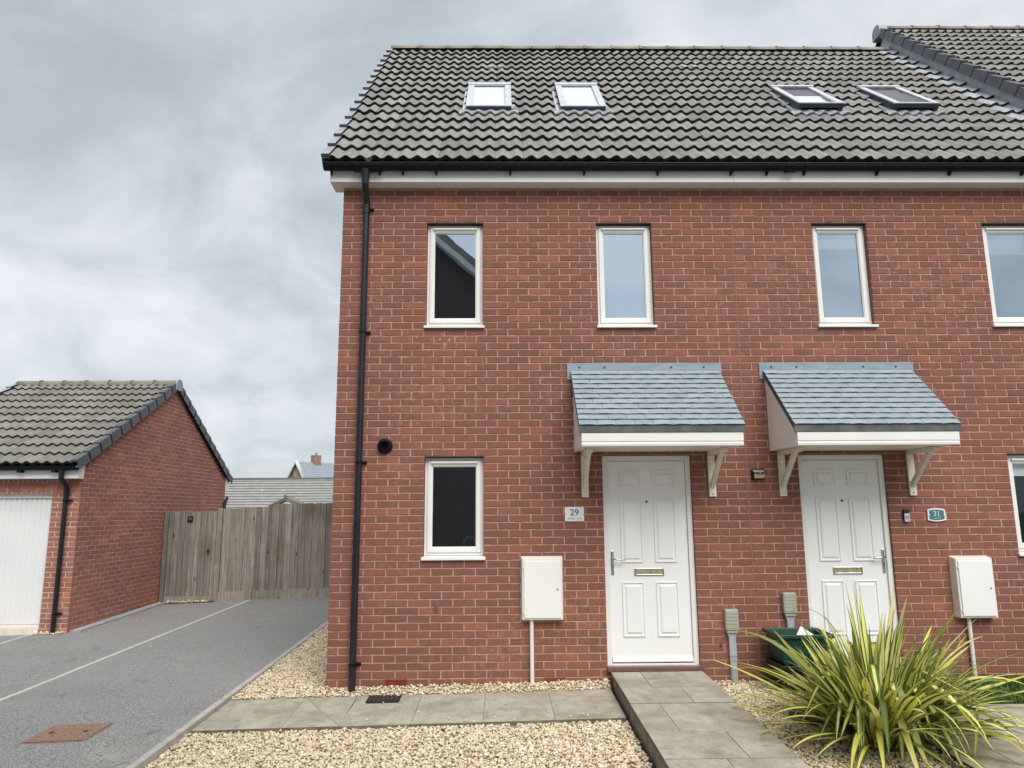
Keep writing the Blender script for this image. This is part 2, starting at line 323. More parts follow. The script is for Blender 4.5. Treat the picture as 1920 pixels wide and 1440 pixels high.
def leaf_mat(name, dead=False):
    m, t, b = new_mat(name); g = G(t)
    uv = g.n('ShaderNodeUVMap').outputs[0]; s = g.n('ShaderNodeSeparateXYZ'); g.l(uv, s.inputs[0])
    u, v = s.outputs[0], s.outputs[1]; r = g.rnd()
    uc = g.m('ABSOLUTE', g.m('SUBTRACT', u, 0.5))          # 0 centre .. .5 margin
    wob = g.m('MULTIPLY', g.m('SUBTRACT', g.noise(g.scale(uv, (9.0, 1.2, 1)), 3.0, 3, 0.6), 0.5), 0.18)
    if not dead:
        edge = g.m('ADD', 0.18, g.m('MULTIPLY', r, 0.26))
        f = g.m('ADD', g.m('SUBTRACT', uc, edge), wob)
        yel = g.mix(g.fr(g.m('FRACT', g.m('MULTIPLY', r, 7.3)), 0.0, 1.0), (0.74, 0.70, 0.13), (0.86, 0.81, 0.36))
        yel = g.mix(g.m('MULTIPLY', g.fr(g.noise(g.scale(uv, (22.0, 0.6, 1)), 3.0, 3, 0.6), 0.5, 0.7), 0.32), yel, (0.34, 0.42, 0.06))
        c = g.mix(g.fr(f, 0.0, 0.03), yel, (0.10, 0.165, 0.028))
        allg = g.fr(g.m('FRACT', g.m('MULTIPLY', r, 13.7)), 0.80, 0.81)
        c = g.mix(g.m('MULTIPLY', allg, 0.85), c, (0.13, 0.20, 0.05))
        br = g.m('MULTIPLY', g.fr(v, 0.955, 1.0), 0.9)
        c = g.mix(br, c, (0.13, 0.075, 0.04))
        sp = g.fr(g.noise(g.scale(uv, (6.0, 9.0, 1)), 4.0, 4, 0.7), 0.66, 0.72)
        c = g.mix(g.m('MULTIPLY', sp, 0.4), c, (0.20, 0.13, 0.05))
    else:
        c = g.ramp(g.noise(g.scale(uv, (8, 2, 1)), 4.0, 4, 0.6), [(0.3, (0.10, 0.062, 0.03)), (0.7, (0.28, 0.20, 0.10))])
    g.l(c, b.inputs['Base Color']); b.inputs['Roughness'].default_value = 0.42; b.inputs['Specular IOR Level'].default_value = 0.4
    tl = g.n('ShaderNodeBsdfTranslucent'); g.l(c, tl.inputs[0]); ms = g.n('ShaderNodeMixShader'); ms.inputs[0].default_value = 0.28
    g.l(b.outputs[0], ms.inputs[1]); g.l(tl.outputs[0], ms.inputs[2]); o_ = [n for n in t.nodes if n.type == 'OUTPUT_MATERIAL'][0]; g.l(ms.outputs[0], o_.inputs[0])
    return m
M['leaf'] = leaf_mat('leaf'); M['leaf_dead'] = leaf_mat('leaf_dead', True)

# ------------------------------------------------------------------ mesh helpers
class MB:
    def __init__(s): s.v = []; s.f = []; s.mi = []; s.cur = 0; s.rn = []; s.r = 0.0
    def add(s, vs, fs):
        o = len(s.v); s.v += [tuple(x) for x in vs]
        for f in fs: s.f.append(tuple(i+o for i in f)); s.mi.append(s.cur)
        s.rn += [s.r]*len(vs); return s
    def box(s, x0, x1, y0, y1, z0, z1):
        return s.add([(x0, y0, z0), (x1, y0, z0), (x1, y1, z0), (x0, y1, z0), (x0, y0, z1), (x1, y0, z1), (x1, y1, z1), (x0, y1, z1)],
                     [(0, 3, 2, 1), (4, 5, 6, 7), (0, 1, 5, 4), (1, 2, 6, 5), (2, 3, 7, 6), (3, 0, 4, 7)])
    def quad(s, *p): return s.add(p, [tuple(range(len(p)))])
    def prism(s, poly, axis, a0, a1):
        """poly: 2d points in the plane normal to axis ('x': (y,z), 'y': (x,z), 'z': (x,y))"""
        def P(p, a): return {'x': (a, p[0], p[1]), 'y': (p[0], a, p[1]), 'z': (p[0], p[1], a)}[axis]
        n = len(poly); ar = sum(poly[i][0]*poly[(i+1) % n][1]-poly[(i+1) % n][0]*poly[i][1] for i in range(n))
        if axis == 'y': ar = -ar
        if ar < 0: poly = poly[::-1]
        vs = [P(p, a0) for p in poly]+[P(p, a1) for p in poly]
        fs = [tuple(range(n))[::-1], tuple(range(n, 2*n))]+[(i, (i+1) % n, n+(i+1) % n, n+i) for i in range(n)]
        if a1 < a0: fs = [f[::-1] for f in fs]
        return s.add(vs, fs)
    def ring(s, x0, x1, z0, z1, t, y0, y1):
        """rectangular picture frame in the xz plane"""
        tl, tr, tb, tt = (t if isinstance(t, tuple) else (t,)*4)
        s.box(x0, x0+tl, y0, y1, z0, z1); s.box(x1-tr, x1, y0, y1, z0, z1)
        s.box(x0+tl, x1-tr, y0, y1, z0, z0+tb); s.box(x0+tl, x1-tr, y0, y1, z1-tt, z1); return s
    def tube(s, pts, r, n=12, cap=True):
        pts = [Vector(p) for p in pts]; rings = []; up = Vector((0.31, 0.52, 0.8)).normalized()
        rr = r if isinstance(r, (list, tuple)) else [r]*len(pts)
        for i, p in enumerate(pts):
            d = (pts[min(i+1, len(pts)-1)]-pts[max(i-1, 0)]).normalized()
            a = d.cross(up).normalized(); b = d.cross(a)
            rings.append([p+(a*math.cos(k*2*math.pi/n)+b*math.sin(k*2*math.pi/n))*rr[i] for k in range(n)])
        vs = [v for q in rings for v in q]
        fs = [(i*n+k, i*n+(k+1) % n, (i+1)*n+(k+1) % n, (i+1)*n+k) for i in range(len(pts)-1) for k in range(n)]
        if cap: fs += [tuple(range(n))[::-1], tuple(range((len(pts)-1)*n, len(pts)*n))]
        return s.add(vs, fs)
    def cyl(s, p0, p1, r, n=16): return s.tube([p0, p1], r, n)
    def mesh(s, name, mats, smooth=False):
        me = bpy.data.meshes.new(name); me.from_pydata(s.v, [], s.f)
        for m in (mats if isinstance(mats, (list, tuple)) else [mats]): me.materials.append(m)
        if any(s.mi): me.polygons.foreach_set('material_index', s.mi)
        if smooth: me.polygons.foreach_set('use_smooth', [True]*len(me.polygons))
        if any(s.rn):
            a = me.attributes.new('rnd', 'FLOAT', 'POINT'); a.data.foreach_set('value', s.rn)
        me.update(); return me
    def build(s, name, mats, parent=None, bevel=0.0, smooth=False, seg=2):
        o = obj(name, s.mesh(name, mats, smooth), parent)
        if bevel:
            b = o.modifiers.new('bevel', 'BEVEL'); b.width = bevel; b.segments = seg; b.limit_method = 'ANGLE'; b.angle_limit = R(40)
        return o
def obj(name, data, parent=None, loc=None, rot=None):
    o = bpy.data.objects.new(name, data); COL.objects.link(o)
    if loc is not None: o.location = loc
    if rot is not None: o.rotation_euler = rot
    if parent is not None:
        o.parent = parent
        if parent.type == 'EMPTY': o.matrix_parent_inverse = parent.matrix_basis.inverted()
    return o
def tag(o, label, cat, group=None):
    o['label'] = label; o['category'] = cat
    if group: o['group'] = group
    return o
def thing(name, loc, label, cat, group=None):
    o = obj(name, None, None, loc); o.empty_display_size = 0.1
    return tag(o, label, cat, group)
def kind(o, k, label=None):
    o['kind'] = k
    if label: o['label'] = label
    return o
def text_mesh(s, size, ext, name, mat):
    cu = bpy.data.curves.new('lettering', 'FONT'); cu.body = s; cu.size = size; cu.extrude = ext; cu.align_x = 'CENTER'; cu.align_y = 'CENTER'
    o = bpy.data.objects.new('lettering', cu); COL.objects.link(o)
    dg = bpy.context.evaluated_depsgraph_get(); dg.update()
    me = bpy.data.meshes.new_from_object(o.evaluated_get(dg)); COL.objects.unlink(o); bpy.data.objects.remove(o); bpy.data.curves.remove(cu)
    me.name = name; me.materials.clear(); me.materials.append(mat); return me

# ------------------------------------------------------------------ terrain
def zg(x, y): return -0.055+0.018*x+0.022*(y+0.12)         # garden level
def zd(x, y): return -0.03+0.03*x+0.024*y                  # driveway level
def sheet(name, mat, x0, x1, y0, y1, zf, nx=2, ny=2, amp=0.0):
    xs = np.linspace(x0, x1, nx+1); ys = np.linspace(y0, y1, ny+1); b = MB()
    vs = [(x, y, zf(x, y)+amp*(random.random()-0.5)) for y in ys for x in xs]
    b.add(vs, [(j*(nx+1)+i, j*(nx+1)+i+1, (j+1)*(nx+1)+i+1, (j+1)*(nx+1)+i) for j in range(ny) for i in range(nx)])
    return b.build(name, mat, smooth=True)
kind(sheet('ground', M['ground'], -400, 400, -400, 400, lambda x, y: -1.3), 'structure')
drive = kind(sheet('driveway', M['asphalt'], -16, -0.945, -3.3, 6.95, zd, 8, 8), 'structure')
kind(sheet('road', M['asphalt'], -16, 14, -16, -3.304, lambda x, y: zd(min(x, -0.9), y)+(0.018*(x+0.9) if x > -0.9 else 0)-0.002, 12, 6), 'structure')
# flush edging strips set in the drive
def strip(name, mat, pts, wd, hz, step, parent, gap=0.006, zf=zd, thick=0.1):
    a, b = Vector(pts[0]), Vector(pts[1]); d = (b-a); n = max(1, round(d.length/step)); u = d.normalized(); p = Vector((-u.y, u.x))*wd/2
    for i in range(n):
        q0 = a+d*(i/n)+u*gap/2; q1 = a+d*((i+1)/n)-u*gap/2; m = MB()
        c = [q0-p, q1-p, q1+p, q0+p]; j = random.uniform(-0.002, 0.002)
        m.add([(k.x, k.y, zf(k.x, k.y)+hz+j-thick) for k in c]+[(k.x, k.y, zf(k.x, k.y)+hz+j) for k in c],
              [(0, 3, 2, 1), (4, 5, 6, 7), (0, 1, 5, 4), (1, 2, 6, 5), (2, 3, 7, 6), (3, 0, 4, 7)])
        m.build(name, mat, parent, bevel=0.004)
strip('edging_stone', M['white_line'], [(-3.31, -3.3), (-3.07, 6.72)], 0.062, 0.006, 0.92, drive)
strip('edging_stone', M['white_line'], [(-5.33, 0.4), (-5.32, 3.84)], 0.055, 0.006, 0.92, drive)
kerb = kind(MB().box(-0.94, -0.90, -3.3, 6.9, -0.45, -0.36).build('kerb', M['kerb']), 'structure')
strip('kerb_stone', M['kerb'], [(-0.925, -3.3), (-0.875, 6.9)], 0.062, 0.022, 0.915, kerb, zf=zd, thick=0.16)
hk = kind(MB().box(-4.74, -4.66, 4.0, 6.6, -0.4, -0.3).build('garage_footing', M['haunch']), 'structure')
strip('kerb_stone', M['haunch'], [(-4.70, 3.93), (-4.70, 6.64)], 0.17, 0.028, 0.915, hk, zf=zd, thick=0.12)
kind(sheet('fence_verge', M['soil'], -4.8, -3.72, 6.62, 6.76, lambda x, y: zd(x, y)+0.012, 6, 2, 0.01), 'structure')

# ------------------------------------------------------------------ gravel
def zr(x, y): return 0.132+0.024*y                         # entrance path level
def stones(name, regions, label, hide=()):
    """one mesh of many small angular stones; regions: (x0,x1,y0,y1,zfunc,density,size)"""
    ico = []; ph = (1+5**.5)/2
    for a in (-1, 1):
        for b in (-ph, ph): ico += [(0, a, b), (a, b, 0), (b, 0, a)]
    ico = np.array(ico); ico /= np.linalg.norm(ico[0])
    from itertools import combinations
    d = np.linalg.norm(ico[:, None]-ico[None], axis=2); el = np.min(d[d > 0.1])*1.05
    fc = [c for c in combinations(range(12), 3) if all(d[i, j] < el for i, j in combinations(c, 2))]
    fc = [c if np.dot(np.cross(ico[c[1]]-ico[c[0]], ico[c[2]]-ico[c[0]]), ico[c[0]]) > 0 else (c[0], c[2], c[1]) for c in fc]
    fc = np.array(fc); V = []; RN = []
    for (x0, x1, y0, y1, zf, dens, sz) in regions:
        n = int((x1-x0)*(y1-y0)*dens)
        X = rng.uniform(x0, x1, n); Y = rng.uniform(y0, y1, n); Z = np.array([zf(a, b) for a, b in zip(X, Y)])
        s = sz*rng.lognormal(0, 0.28, n)
        Z = Z+rng.uniform(-0.35, 0.75, n)*s
        ax = np.stack([s*rng.uniform(0.8, 1.35, n), s*rng.uniform(0.7, 1.1, n), s*rng.uniform(0.4, 0.75, n)], 1)
        A = rng.normal(size=(n, 3, 3)); Q, _ = np.linalg.qr(A)
        lay = rng.uniform(0, 1, n) < 0.65
        Q[lay] = np.eye(3)
        th = rng.uniform(0, 2*np.pi, n); c_, s_ = np.cos(th), np.sin(th); Rz = np.zeros((n, 3, 3)); Rz[:, 0, 0] = c_; Rz[:, 0, 1] = -s_; Rz[:, 1, 0] = s_; Rz[:, 1, 1] = c_; Rz[:, 2, 2] = 1
        Q = Rz@Q
        P = ico[None]*rng.uniform(0.72, 1.2, (n, 12, 1))*ax[:, None, :]
        P = np.einsum('nij,nkj->nki', Q, P)+np.stack([X, Y, Z], 1)[:, None, :]
        V.append(P.reshape(-1, 3)); RN.append(np.repeat(rng.uniform(0, 1, n), 12))
    V = np.concatenate(V).astype(np.float32); RN = np.concatenate(RN).astype(np.float32); n = len(V)//12
    I = (fc[None]+np.arange(n)[:, None, None]*12).reshape(-1).astype(np.int32)
    me = bpy.data.meshes.new(name); me.vertices.add(len(V)); me.vertices.foreach_set('co', V.ravel())
    me.loops.add(len(I)); me.loops.foreach_set('vertex_index', I); nf = len(I)//3
    me.polygons.add(nf); me.polygons.foreach_set('loop_start', np.arange(0, nf*3, 3, dtype=np.int32)); me.polygons.foreach_set('loop_total', np.full(nf, 3, dtype=np.int32))
    a = me.attributes.new('rnd', 'FLOAT', 'POINT'); a.data.foreach_set('value', RN)
    me.materials.append(M['gravel']); me.update(calc_edges=True); me.validate()
    return kind(obj(name, me), 'stuff', label)
def zgr(x, y): return zg(x, y)-0.028
def zstrip(x, y): return zg(x, y)+0.005+0.045*max(0, 1+y/0.13)
def zside(x, y):
    a = zd(-0.85, y)*(1-(x+0.87)/0.87)+(0.002+0.012*y)*((x+0.87)/0.87)+0.004; t_ = min(1, max(0, (y+0.14)/0.6))
    return (zg(x, y)+0.004)*(1-t_)+a*t_
def zright(x, y): return 0.015+0.022*y+0.01*max(0, 1+y/0.15)
kind(sheet('gravel_bed', M['gravel_bed'], -0.9, 2.77, -3.3, -1.0, lambda x, y: zgr(x, y)-0.012, 8, 6), 'structure')
kind(sheet('gravel_bed', M['gravel_bed'], -0.02, 2.77, -0.2, 0.02, lambda x, y: zstrip(x, y)-0.012, 12, 4), 'structure')
kind(sheet('gravel_bed', M['gravel_bed'], -0.9, 0.03, -0.14, 6.9, lambda x, y: zside(x, y)-0.012, 4, 40), 'structure')
kind(sheet('gravel_bed', M['gravel_bed'], 3.69, 4.86, -3.3, 0.02, lambda x, y: zright(x, y)-0.012, 6, 8), 'structure')
stones('gravel', [
    (-0.88, 2.77, -3.05, -1.03, zgr, 3700, 0.0108),
    (-0.05, 2.77, -0.135, 0.0, zstrip, 4200, 0.0108),
    (-0.86, 0.0, -0.13, 4.4, zside, 3700, 0.0108),
    (3.70, 4.85, -2.9, -0.01, zright, 3500, 0.0108),
    (0.0, 2.76, -1.02, -0.9, lambda x, y: zg(x, y)+0.008, 70, 0.009), (0.0, 2.76, -0.9, -0.16, lambda x, y: zg(x, y)+0.008, 9, 0.008), (0.3, 2.76, -0.2, -0.15, lambda x, y: zg(x, y)+0.008, 160, 0.009),
    (-0.94, -0.86, -3.0, 4.0, lambda x, y: zd(x, y)+0.03, 45, 0.008), (-1.6, -0.97, -3.0, 4.0, lambda x, y: zd(x, y)+0.006, 3, 0.008), (3.55, 3.68, -2.8, -0.1, lambda x, y: zr(x, y)+0.007, 30, 0.008),
    (-5.28, -4.80, 3.80, 3.9, lambda x, y: zd(x, y)+0.01, 1500, 0.016),
    (-4.74, -3.8, 6.62, 6.74, lambda x, y: zd(x, y)+0.02, 900, 0.016)],
    'pale buff stone chippings spread round the house')

# ------------------------------------------------------------------ paving
def paving(name, mat, rows, zf, thick, gap=0.005, edge=None):
    """rows: list of slabs as 4 corner polygons or (x0,x1,y0,y1)"""
    base = None
    for s in rows:
        c = [(s[0], s[2]), (s[1], s[2]), (s[1], s[3]), (s[0], s[3])] if not isinstance(s[0], tuple) else list(s)
        cx = sum(p[0] for p in c)/len(c); cy = sum(p[1] for p in c)/len(c); cc = []
        for p in c:
            d = math.hypot(p[0]-cx, p[1]-cy); k = 1-gap*0.7/d; cc.append((cx+(p[0]-cx)*k, cy+(p[1]-cy)*k))
        j = random.uniform(-0.002, 0.002); n = len(cc); m = MB()
        m.add([(p[0], p[1], zf(*p)+j) for p in cc], [tuple(range(n))])
        m.cur = 1
        m.add([(p[0], p[1], zf(*p)+j) for p in cc]+[(p[0], p[1], zf(*p)+j-thick) for p in cc], [(n+i, n+(i+1) % n, (i+1) % n, i) for i in range(n)]+[tuple(range(n, 2*n))[::-1]])
        yield m
def pave(name, label_mat, slabs, zf, thick, under, uz):
    x0, x1, y0, y1 = under; b = MB()
    c = [(x0, y0), (x1, y0), (x1, y1), (x0, y1)]
    b.add([(p[0], p[1], zf(*p)-uz-0.5) for p in c]+[(p[0], p[1], zf(*p)-uz) for p in c], [(0, 3, 2, 1), (4, 5, 6, 7), (0, 1, 5, 4), (1, 2, 6, 5), (2, 3, 7, 6), (3, 0, 4, 7)])
    root = kind(b.build(name, M['joint']), 'structure')
    for m in paving(name, None, slabs, zf, thick):
        me = m.mesh('slab', [label_mat, M['slab_edge']]); obj('slab', me, root)
    return root
xs = [-0.88, -0.83, -0.31, 0.02]
yb, yf = -0.14, -1.03
sl_ = [((-0.87, yf), (-0.31, yf), (-0.31, yb), (-0.87, yb)), ((-0.31, yf), (-0.0, yf), (0.0, yb), (-0.31, yb))]
# the narrow slab beside it is cut on the diagonal
sl_ = [((-0.87, yf), (-0.27, yf), (-0.27, yb), (-0.87, yb)),
       ((-0.27, yf), (0.36, yf), (-0.24+0.03, yb), (-0.27, yb))]
sl_ = [((-0.87, yf), (-0.56, yf), (-0.48, yb), (-0.87, yb)), ((-0.56, yf), (-0.13, yf), (-0.15, yb), (-0.48, yb)),
       ((-0.13, yf), (0.36, yf), (-0.15, yb)), ((0.36, yf), (0.34, yb), (-0.15, yb)),
       (0.35, 0.955, yf, yb), (0.955, 1.56, yf, yb), (1.56, 2.165, yf, yb), (2.165, 2.765, yf, yb)]
pave('garden_path', M['slab'], sl_, zg, 0.036, (-0.86, 2.755, yf+0.012, yb-0.012), 0.008)
def zr(x, y): return 0.132+0.024*y
rj = [-0.055, -0.62, -1.10, -1.81, -2.36, -3.0, -3.3]; vj = [3.07, 3.33, 3.03, 3.36, 3.2, 3.3]
sl_ = []
for k in range(6):
    sl_ += [(2.785, vj[k], rj[k+1], rj[k]), (vj[k], 3.685, rj[k+1], rj[k])]
pave('entrance_path', M['slab_ramp'], sl_, zr, 0.04, (2.80, 3.67, -3.3, -0.056), 0.007)
def zp(x, y): return 0.06+0.03*y
sl_ = []
for k in range(6):
    y1 = -0.055-0.56*k; sl_ += [(4.86, 5.2 if k % 2 else 5.45, y1-0.56, y1), (5.2 if k % 2 else 5.45, 5.76, y1-0.56, y1)]
for k in range(5): sl_ += [(5.76+0.6*k, 6.36+0.6*k, -1.95, -0.95)]
pave('neighbour_path', M['slab'], sl_, zp, 0.04, (4.87, 5.75, -3.4, -0.056), 0.008)
kind(sheet('lawn', M['turf'], 5.76, 9.5, -0.95, 0.03, lambda x, y: 0.0+0.02*y, 4, 4), 'structure')
def blades(name, n, x0, x1, y0, y1, zf, h, mat, label):
    b = MB()
    for i in range(n):
        x = random.uniform(x0, x1); y = random.uniform(y0, y1); a = random.uniform(0, 6.28); hh = h*random.uniform(0.5, 1.4); wd = 0.0035
        lx, ly = math.cos(a)*hh*random.uniform(0.1, 0.7), math.sin(a)*hh*random.uniform(0.1, 0.7); px, py = -math.sin(a)*wd, math.cos(a)*wd; z = zf(x, y)
        b.add([(x-px, y-py, z), (x+px, y+py, z), (x+lx*.4+px*.8, y+ly*.4+py*.8, z+hh*.6), (x+lx*.4-px*.8, y+ly*.4-py*.8, z+hh*.6), (x+lx, y+ly, z+hh)], [(0, 1, 2, 3), (3, 2, 4)])
    return kind(b.build(name, mat), 'stuff', label)
blades('grass', 9000, 5.78, 8.2, -0.94, 0.0, lambda x, y: 0.02*y, 0.075, M['grass_blade'], 'short green lawn grass in front of the neighbouring house')

# ------------------------------------------------------------------ brickwork
def brick_mesh(l, h=0.0636, depth=0.014, seed=0, mat=None, name='brick'):
    rr = random.Random(seed); j = lambda a: rr.uniform(-a, a)
    x0, x1, z0, z1 = -l/2, l/2, -h/2, h/2; k = 4
    ring = [(x0+(x1-x0)*i/k, z0) for i in range(k)]+[(x1, z0), (x1, (z0+z1)/2)]+[(x1-(x1-x0)*i/k, z1) for i in range(k)]+[(x0, z1), (x0, (z0+z1)/2)]
    n = len(ring); yt = j(0.0012)
    cxs = [(1 if p[0] < 0 else -1)*(abs(abs(p[0])-l/2) < 1e-6) for p in ring]; czs = [(1 if p[1] < 0 else -1)*(abs(abs(p[1])-h/2) < 1e-6) for p in ring]
    out_ = [(p[0]+j(0.0018), p[1]+j(0.0021)) for p in ring]
    vs = [(o[0]+cx*0.003, -0.0005+yt+j(0.0006), o[1]+cz*0.003) for o, cx, cz in zip(out_, cxs, czs)]
    vs += [(o[0], 0.003, o[1]) for o in out_]+[(o[0], depth, o[1]) for o in out_]
    fs = [tuple(range(n))]+[(i, n+i, n+(i+1) % n, (i+1) % n) for i in range(n)]+[(n+i, 2*n+i, 2*n+(i+1) % n, n+(i+1) % n) for i in range(n)]
    return vs, [f for f in fs]
def lay_bricks(rows, ubounds, openings, parity_off=0.1075, pitch=0.225, cuts=()):
    """rows: list of (zmid, parity); returns bricks (u0,u1,z,jamb)"""
    res = []
    for z, par in rows:
        ub = ubounds(z)
        if ub is None: continue
        u0, u1 = ub
        segs = [(u0, u1, False, False)]
        for (a, b, za, zb) in openings:
            if za-0.001 < z < zb+0.001:
                ns = []
                for (s0, s1, j0, j1) in segs:
                    if b <= s0 or a >= s1: ns.append((s0, s1, j0, j1)); continue
                    if a > s0+0.01: ns.append((s0, a, j0, True))
                    if b < s1-0.01: ns.append((b, s1, True, j1))
                segs = ns
        off = parity_off+(0.1125 if par else 0)
        for (s0, s1, j0, j1) in segs:
            js = [off+pitch*k for k in range(-60, 80)]; js = [x for x in js if s0+0.045 < x < s1-0.045]
            e_ = [s0-0.005]+js+[s1+0.005]
            for i in range(len(e_)-1):
                res.append((e_[i]+0.0058, e_[i+1]-0.0058, z, (j0 and i == 0) or (j1 and i == len(e_)-2)))
    return res
def put_bricks(bricks, wall, tf, rotz, mat, limit=300, near=None):
    """tf(u,z) -> world position of the brick centre on the wall face"""
    order = sorted(bricks, key=lambda b: (Vector(tf((b[0]+b[1])/2, b[2]))-CAM).length) if near else bricks
    var = {}
    cs, sn = math.cos(rotz), math.sin(rotz)
    rest = MB()
    for i, (a, b, z, jb) in enumerate(order):
        l = b-a; p = tf((a+b)/2, z)
        if i < limit:
            key = ('f', random.randrange(10)) if abs(l-0.2134) < 0.004 and not jb else (round(l, 4), jb, i)
            if key not in var:
                vs, fs = brick_mesh(l, depth=0.09 if jb else 0.014, seed=hash(key) % 9999 if key[0] != 'f' else key[1])
                var[key] = MB().add(vs, fs).mesh('brick', mat)
            obj('brick', var[key], wall, p, (random.uniform(-.004, .004), random.uniform(-.004, .004), rotz))
        else:
            vs, fs = brick_mesh(l, depth=0.09 if jb else 0.014, seed=i % 97)
            rest.r = random.random()*0.999+0.0005
            rest.add([(p[0]+cs*v[0]-sn*v[1], p[1]+sn*v[0]+cs*v[1], p[2]+v[2]) for v in vs], fs)
    if rest.v: kind(rest.build('bricks', mat, wall), 'stuff')
def wall_backing(x0, x1, z0, z1, openings, y=0.0045, depth=0.1):
    m = MB(); X = sorted({x0, x1, *[o[0] for o in openings], *[o[1] for o in openings]}); Z = sorted({z0, z1, *[o[2] for o in openings], *[o[3] for o in openings]})
    for i in range(len(X)-1):
        for k in range(len(Z)-1):
            cx, cz = (X[i]+X[i+1])/2, (Z[k]+Z[k+1])/2
            if any(o[0] < cx < o[1] and o[2] < cz < o[3] for o in openings): continue
            m.quad((X[i], y, Z[k]), (X[i+1], y, Z[k]), (X[i+1], y, Z[k+1]), (X[i], y, Z[k+1]))
    e_ = 0.004
    for (a, b, c, d) in openings:
        a -= e_; b += e_; d += e_
        m.quad((a, y, c), (a, y, d), (a, depth, d), (a, depth, c)); m.quad((b, y, c), (b, depth, c), (b, depth, d), (b, y, d))
        m.quad((a, y, d), (b, y, d), (b, depth, d), (a, depth, d)); m.quad((a, y, c), (a, depth, c), (b, depth, c), (b, y, c))
    return m
ROWS = [(0.075*(69-j)-0.0375, j % 2) for j in range(0, 72)]
TOP = 5.195

# ------------------------------------------------------------------ roof tiling
PT = R(45.5); CP, SP = math.cos(PT), math.sin(PT)
EY, EZ = -0.22, 5.385; GA = 0.361; TW = 0.306
def tile_profile(u):
    p = (u/0.153+0.02) % 1.0
    d = p-0.58; d = d/0.42 if d > 0 else -d/0.58            # steeper drop right of the crest, longer rise on its left
    d = min(d, 2-d) if d > 1 else d
    return 0.036*(0.5+0.5*math.cos(math.pi*d))**1.15
def tile_mesh(pit, mats, wd, gauge, lift, k, u0=0.0, u1=None, name='tile'):
    c, s = math.cos(pit), math.sin(pit); rr = random.Random(k); ln = gauge+0.05; u1 = wd if u1 is None else u1
    n = max(4, int(round(16*(u1-u0)/wd))); m = MB(); tl = rr.uniform(-0.003, 0.003); sk = rr.uniform(-0.003, 0.003)
    P = lambda u, q, h: (u, q*c-h*s, q*s+h*c)
    us = [u0+(u1-u0)*i/n for i in range(n+1)]
    A = [P(u, 0+sk*u/wd, lift+tile_profile(u)+tl*(u/wd)) for u in us]
    A2 = [P(u, -0.004+sk*u/wd, lift+tile_profile(u)-0.007+tl*(u/wd)) for u in us]
    B = [P(u, ln, tile_profile(u)*0.98+0.0) for u in us]
    Dn = [P(u, 0.002+sk*u/wd, tile_profile(u)*0.9-0.004+tl*(u/wd)) for u in us]
    m.add(A+B, [(i, i+1, n+2+i, n+1+i) for i in range(n)])
    m.cur = 1
    m.add(A+A2+Dn, [(n+1+i, n+2+i, i+1, i) for i in range(n)]+[(2*n+2+i, 2*n+3+i, n+2+i, n+1+i) for i in range(n)])
    me = m.mesh(name, mats)
    me.polygons.foreach_set('use_smooth', [p.material_index == 0 for p in me.polygons]); me.update(); return me
def tile_meshes(pit, mats, cover=TW, gauge=GA, nvar=6, lift=0.043):
    return [tile_mesh(pit, mats, cover-0.0025, gauge, lift, k) for k in range(nvar)]
def slope(x, s, n=0.0): return Vector((x, EY+s*CP-n*SP, EZ+s*SP+n*CP))
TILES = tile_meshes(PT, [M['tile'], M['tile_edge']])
def tile_roof(roof, x0, cols, rows, base, skip=(), dz=0.0, meshes=TILES, s0=0.02, gauge=GA, cw=TW):
    for r_ in range(rows):
        for c_ in range(cols):
            x = x0+c_*cw; s = s0+r_*gauge
            hit = [q for q in skip if x+cw > q[0] and x < q[1] and min(s+gauge, q[3])-max(s, q[2]) > 0.30*gauge]
            if hit:                                        # cut round the roof window
                a, b = hit[0][:2]
                for (p0, p1) in ((0.0, a-x), (b-x, cw-0.0025)):
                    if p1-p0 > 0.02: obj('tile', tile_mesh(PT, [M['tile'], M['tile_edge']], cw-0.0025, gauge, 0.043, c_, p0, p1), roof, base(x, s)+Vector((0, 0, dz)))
                continue
            o = obj('tile', random.choice(meshes), roof, base(x, s)+Vector((0, 0, dz+random.uniform(-.002, .002))))
            o.rotation_euler = (random.uniform(-.004, .004), random.uniform(-.005, .005), random.uniform(-.004, .004))
def ridge_tiles(roof, x0, x1, step, y, z, mat, r=0.115, n=10, cl=True):
    cnt = int(round((x1-x0)/step)); shared = []
    m = MB()
    for a in (0,):
        pr = [(r*math.cos(math.pi*k/n), r*0.82*math.sin(math.pi*k/n)) for k in range(n+1)]
        L_ = step-0.006
        vs = [(0, p[0], p[1]) for p in pr]+[(L_, p[0], p[1]) for p in pr]+[(L_, p[0]*0.86, p[1]*0.84-0.002) for p in pr]+[(0, p[0]*0.86, p[1]*0.84-0.002) for p in pr]
        q = n+1
        m.add(vs, [(i, i+1, q+i+1, q+i) for i in range(n)]+[(q+i, q+i+1, 2*q+i+1, 2*q+i) for i in range(n)]+[(3*q+i, 3*q+i+1, i+1, i) for i in range(n)])
        # union clip at the joint
        ru = r*1.10; pr = [(ru*math.cos(math.pi*k/n), ru*0.84*math.sin(math.pi*k/n)) for k in range(n+1)]
        m.add([(L_-0.012, p[0], p[1]) for p in pr]+[(L_+0.022, p[0], p[1]) for p in pr], [(i, i+1, q+i+1, q+i) for i in range(n)])
        m.add([(L_-0.012, p[0], p[1]) for p in pr]+[(L_-0.012, p[0]*.8, p[1]*.8) for p in pr], [(q+i, q+i+1, i+1, i) for i in range(n)])
    me = m.mesh('ridge_tile', mat, True)
    for i in range(cnt): obj('ridge_tile', me, roof, (x0+i*step, y, z+random.uniform(-.004, .004)), (0, random.uniform(-.006, .006), 0))

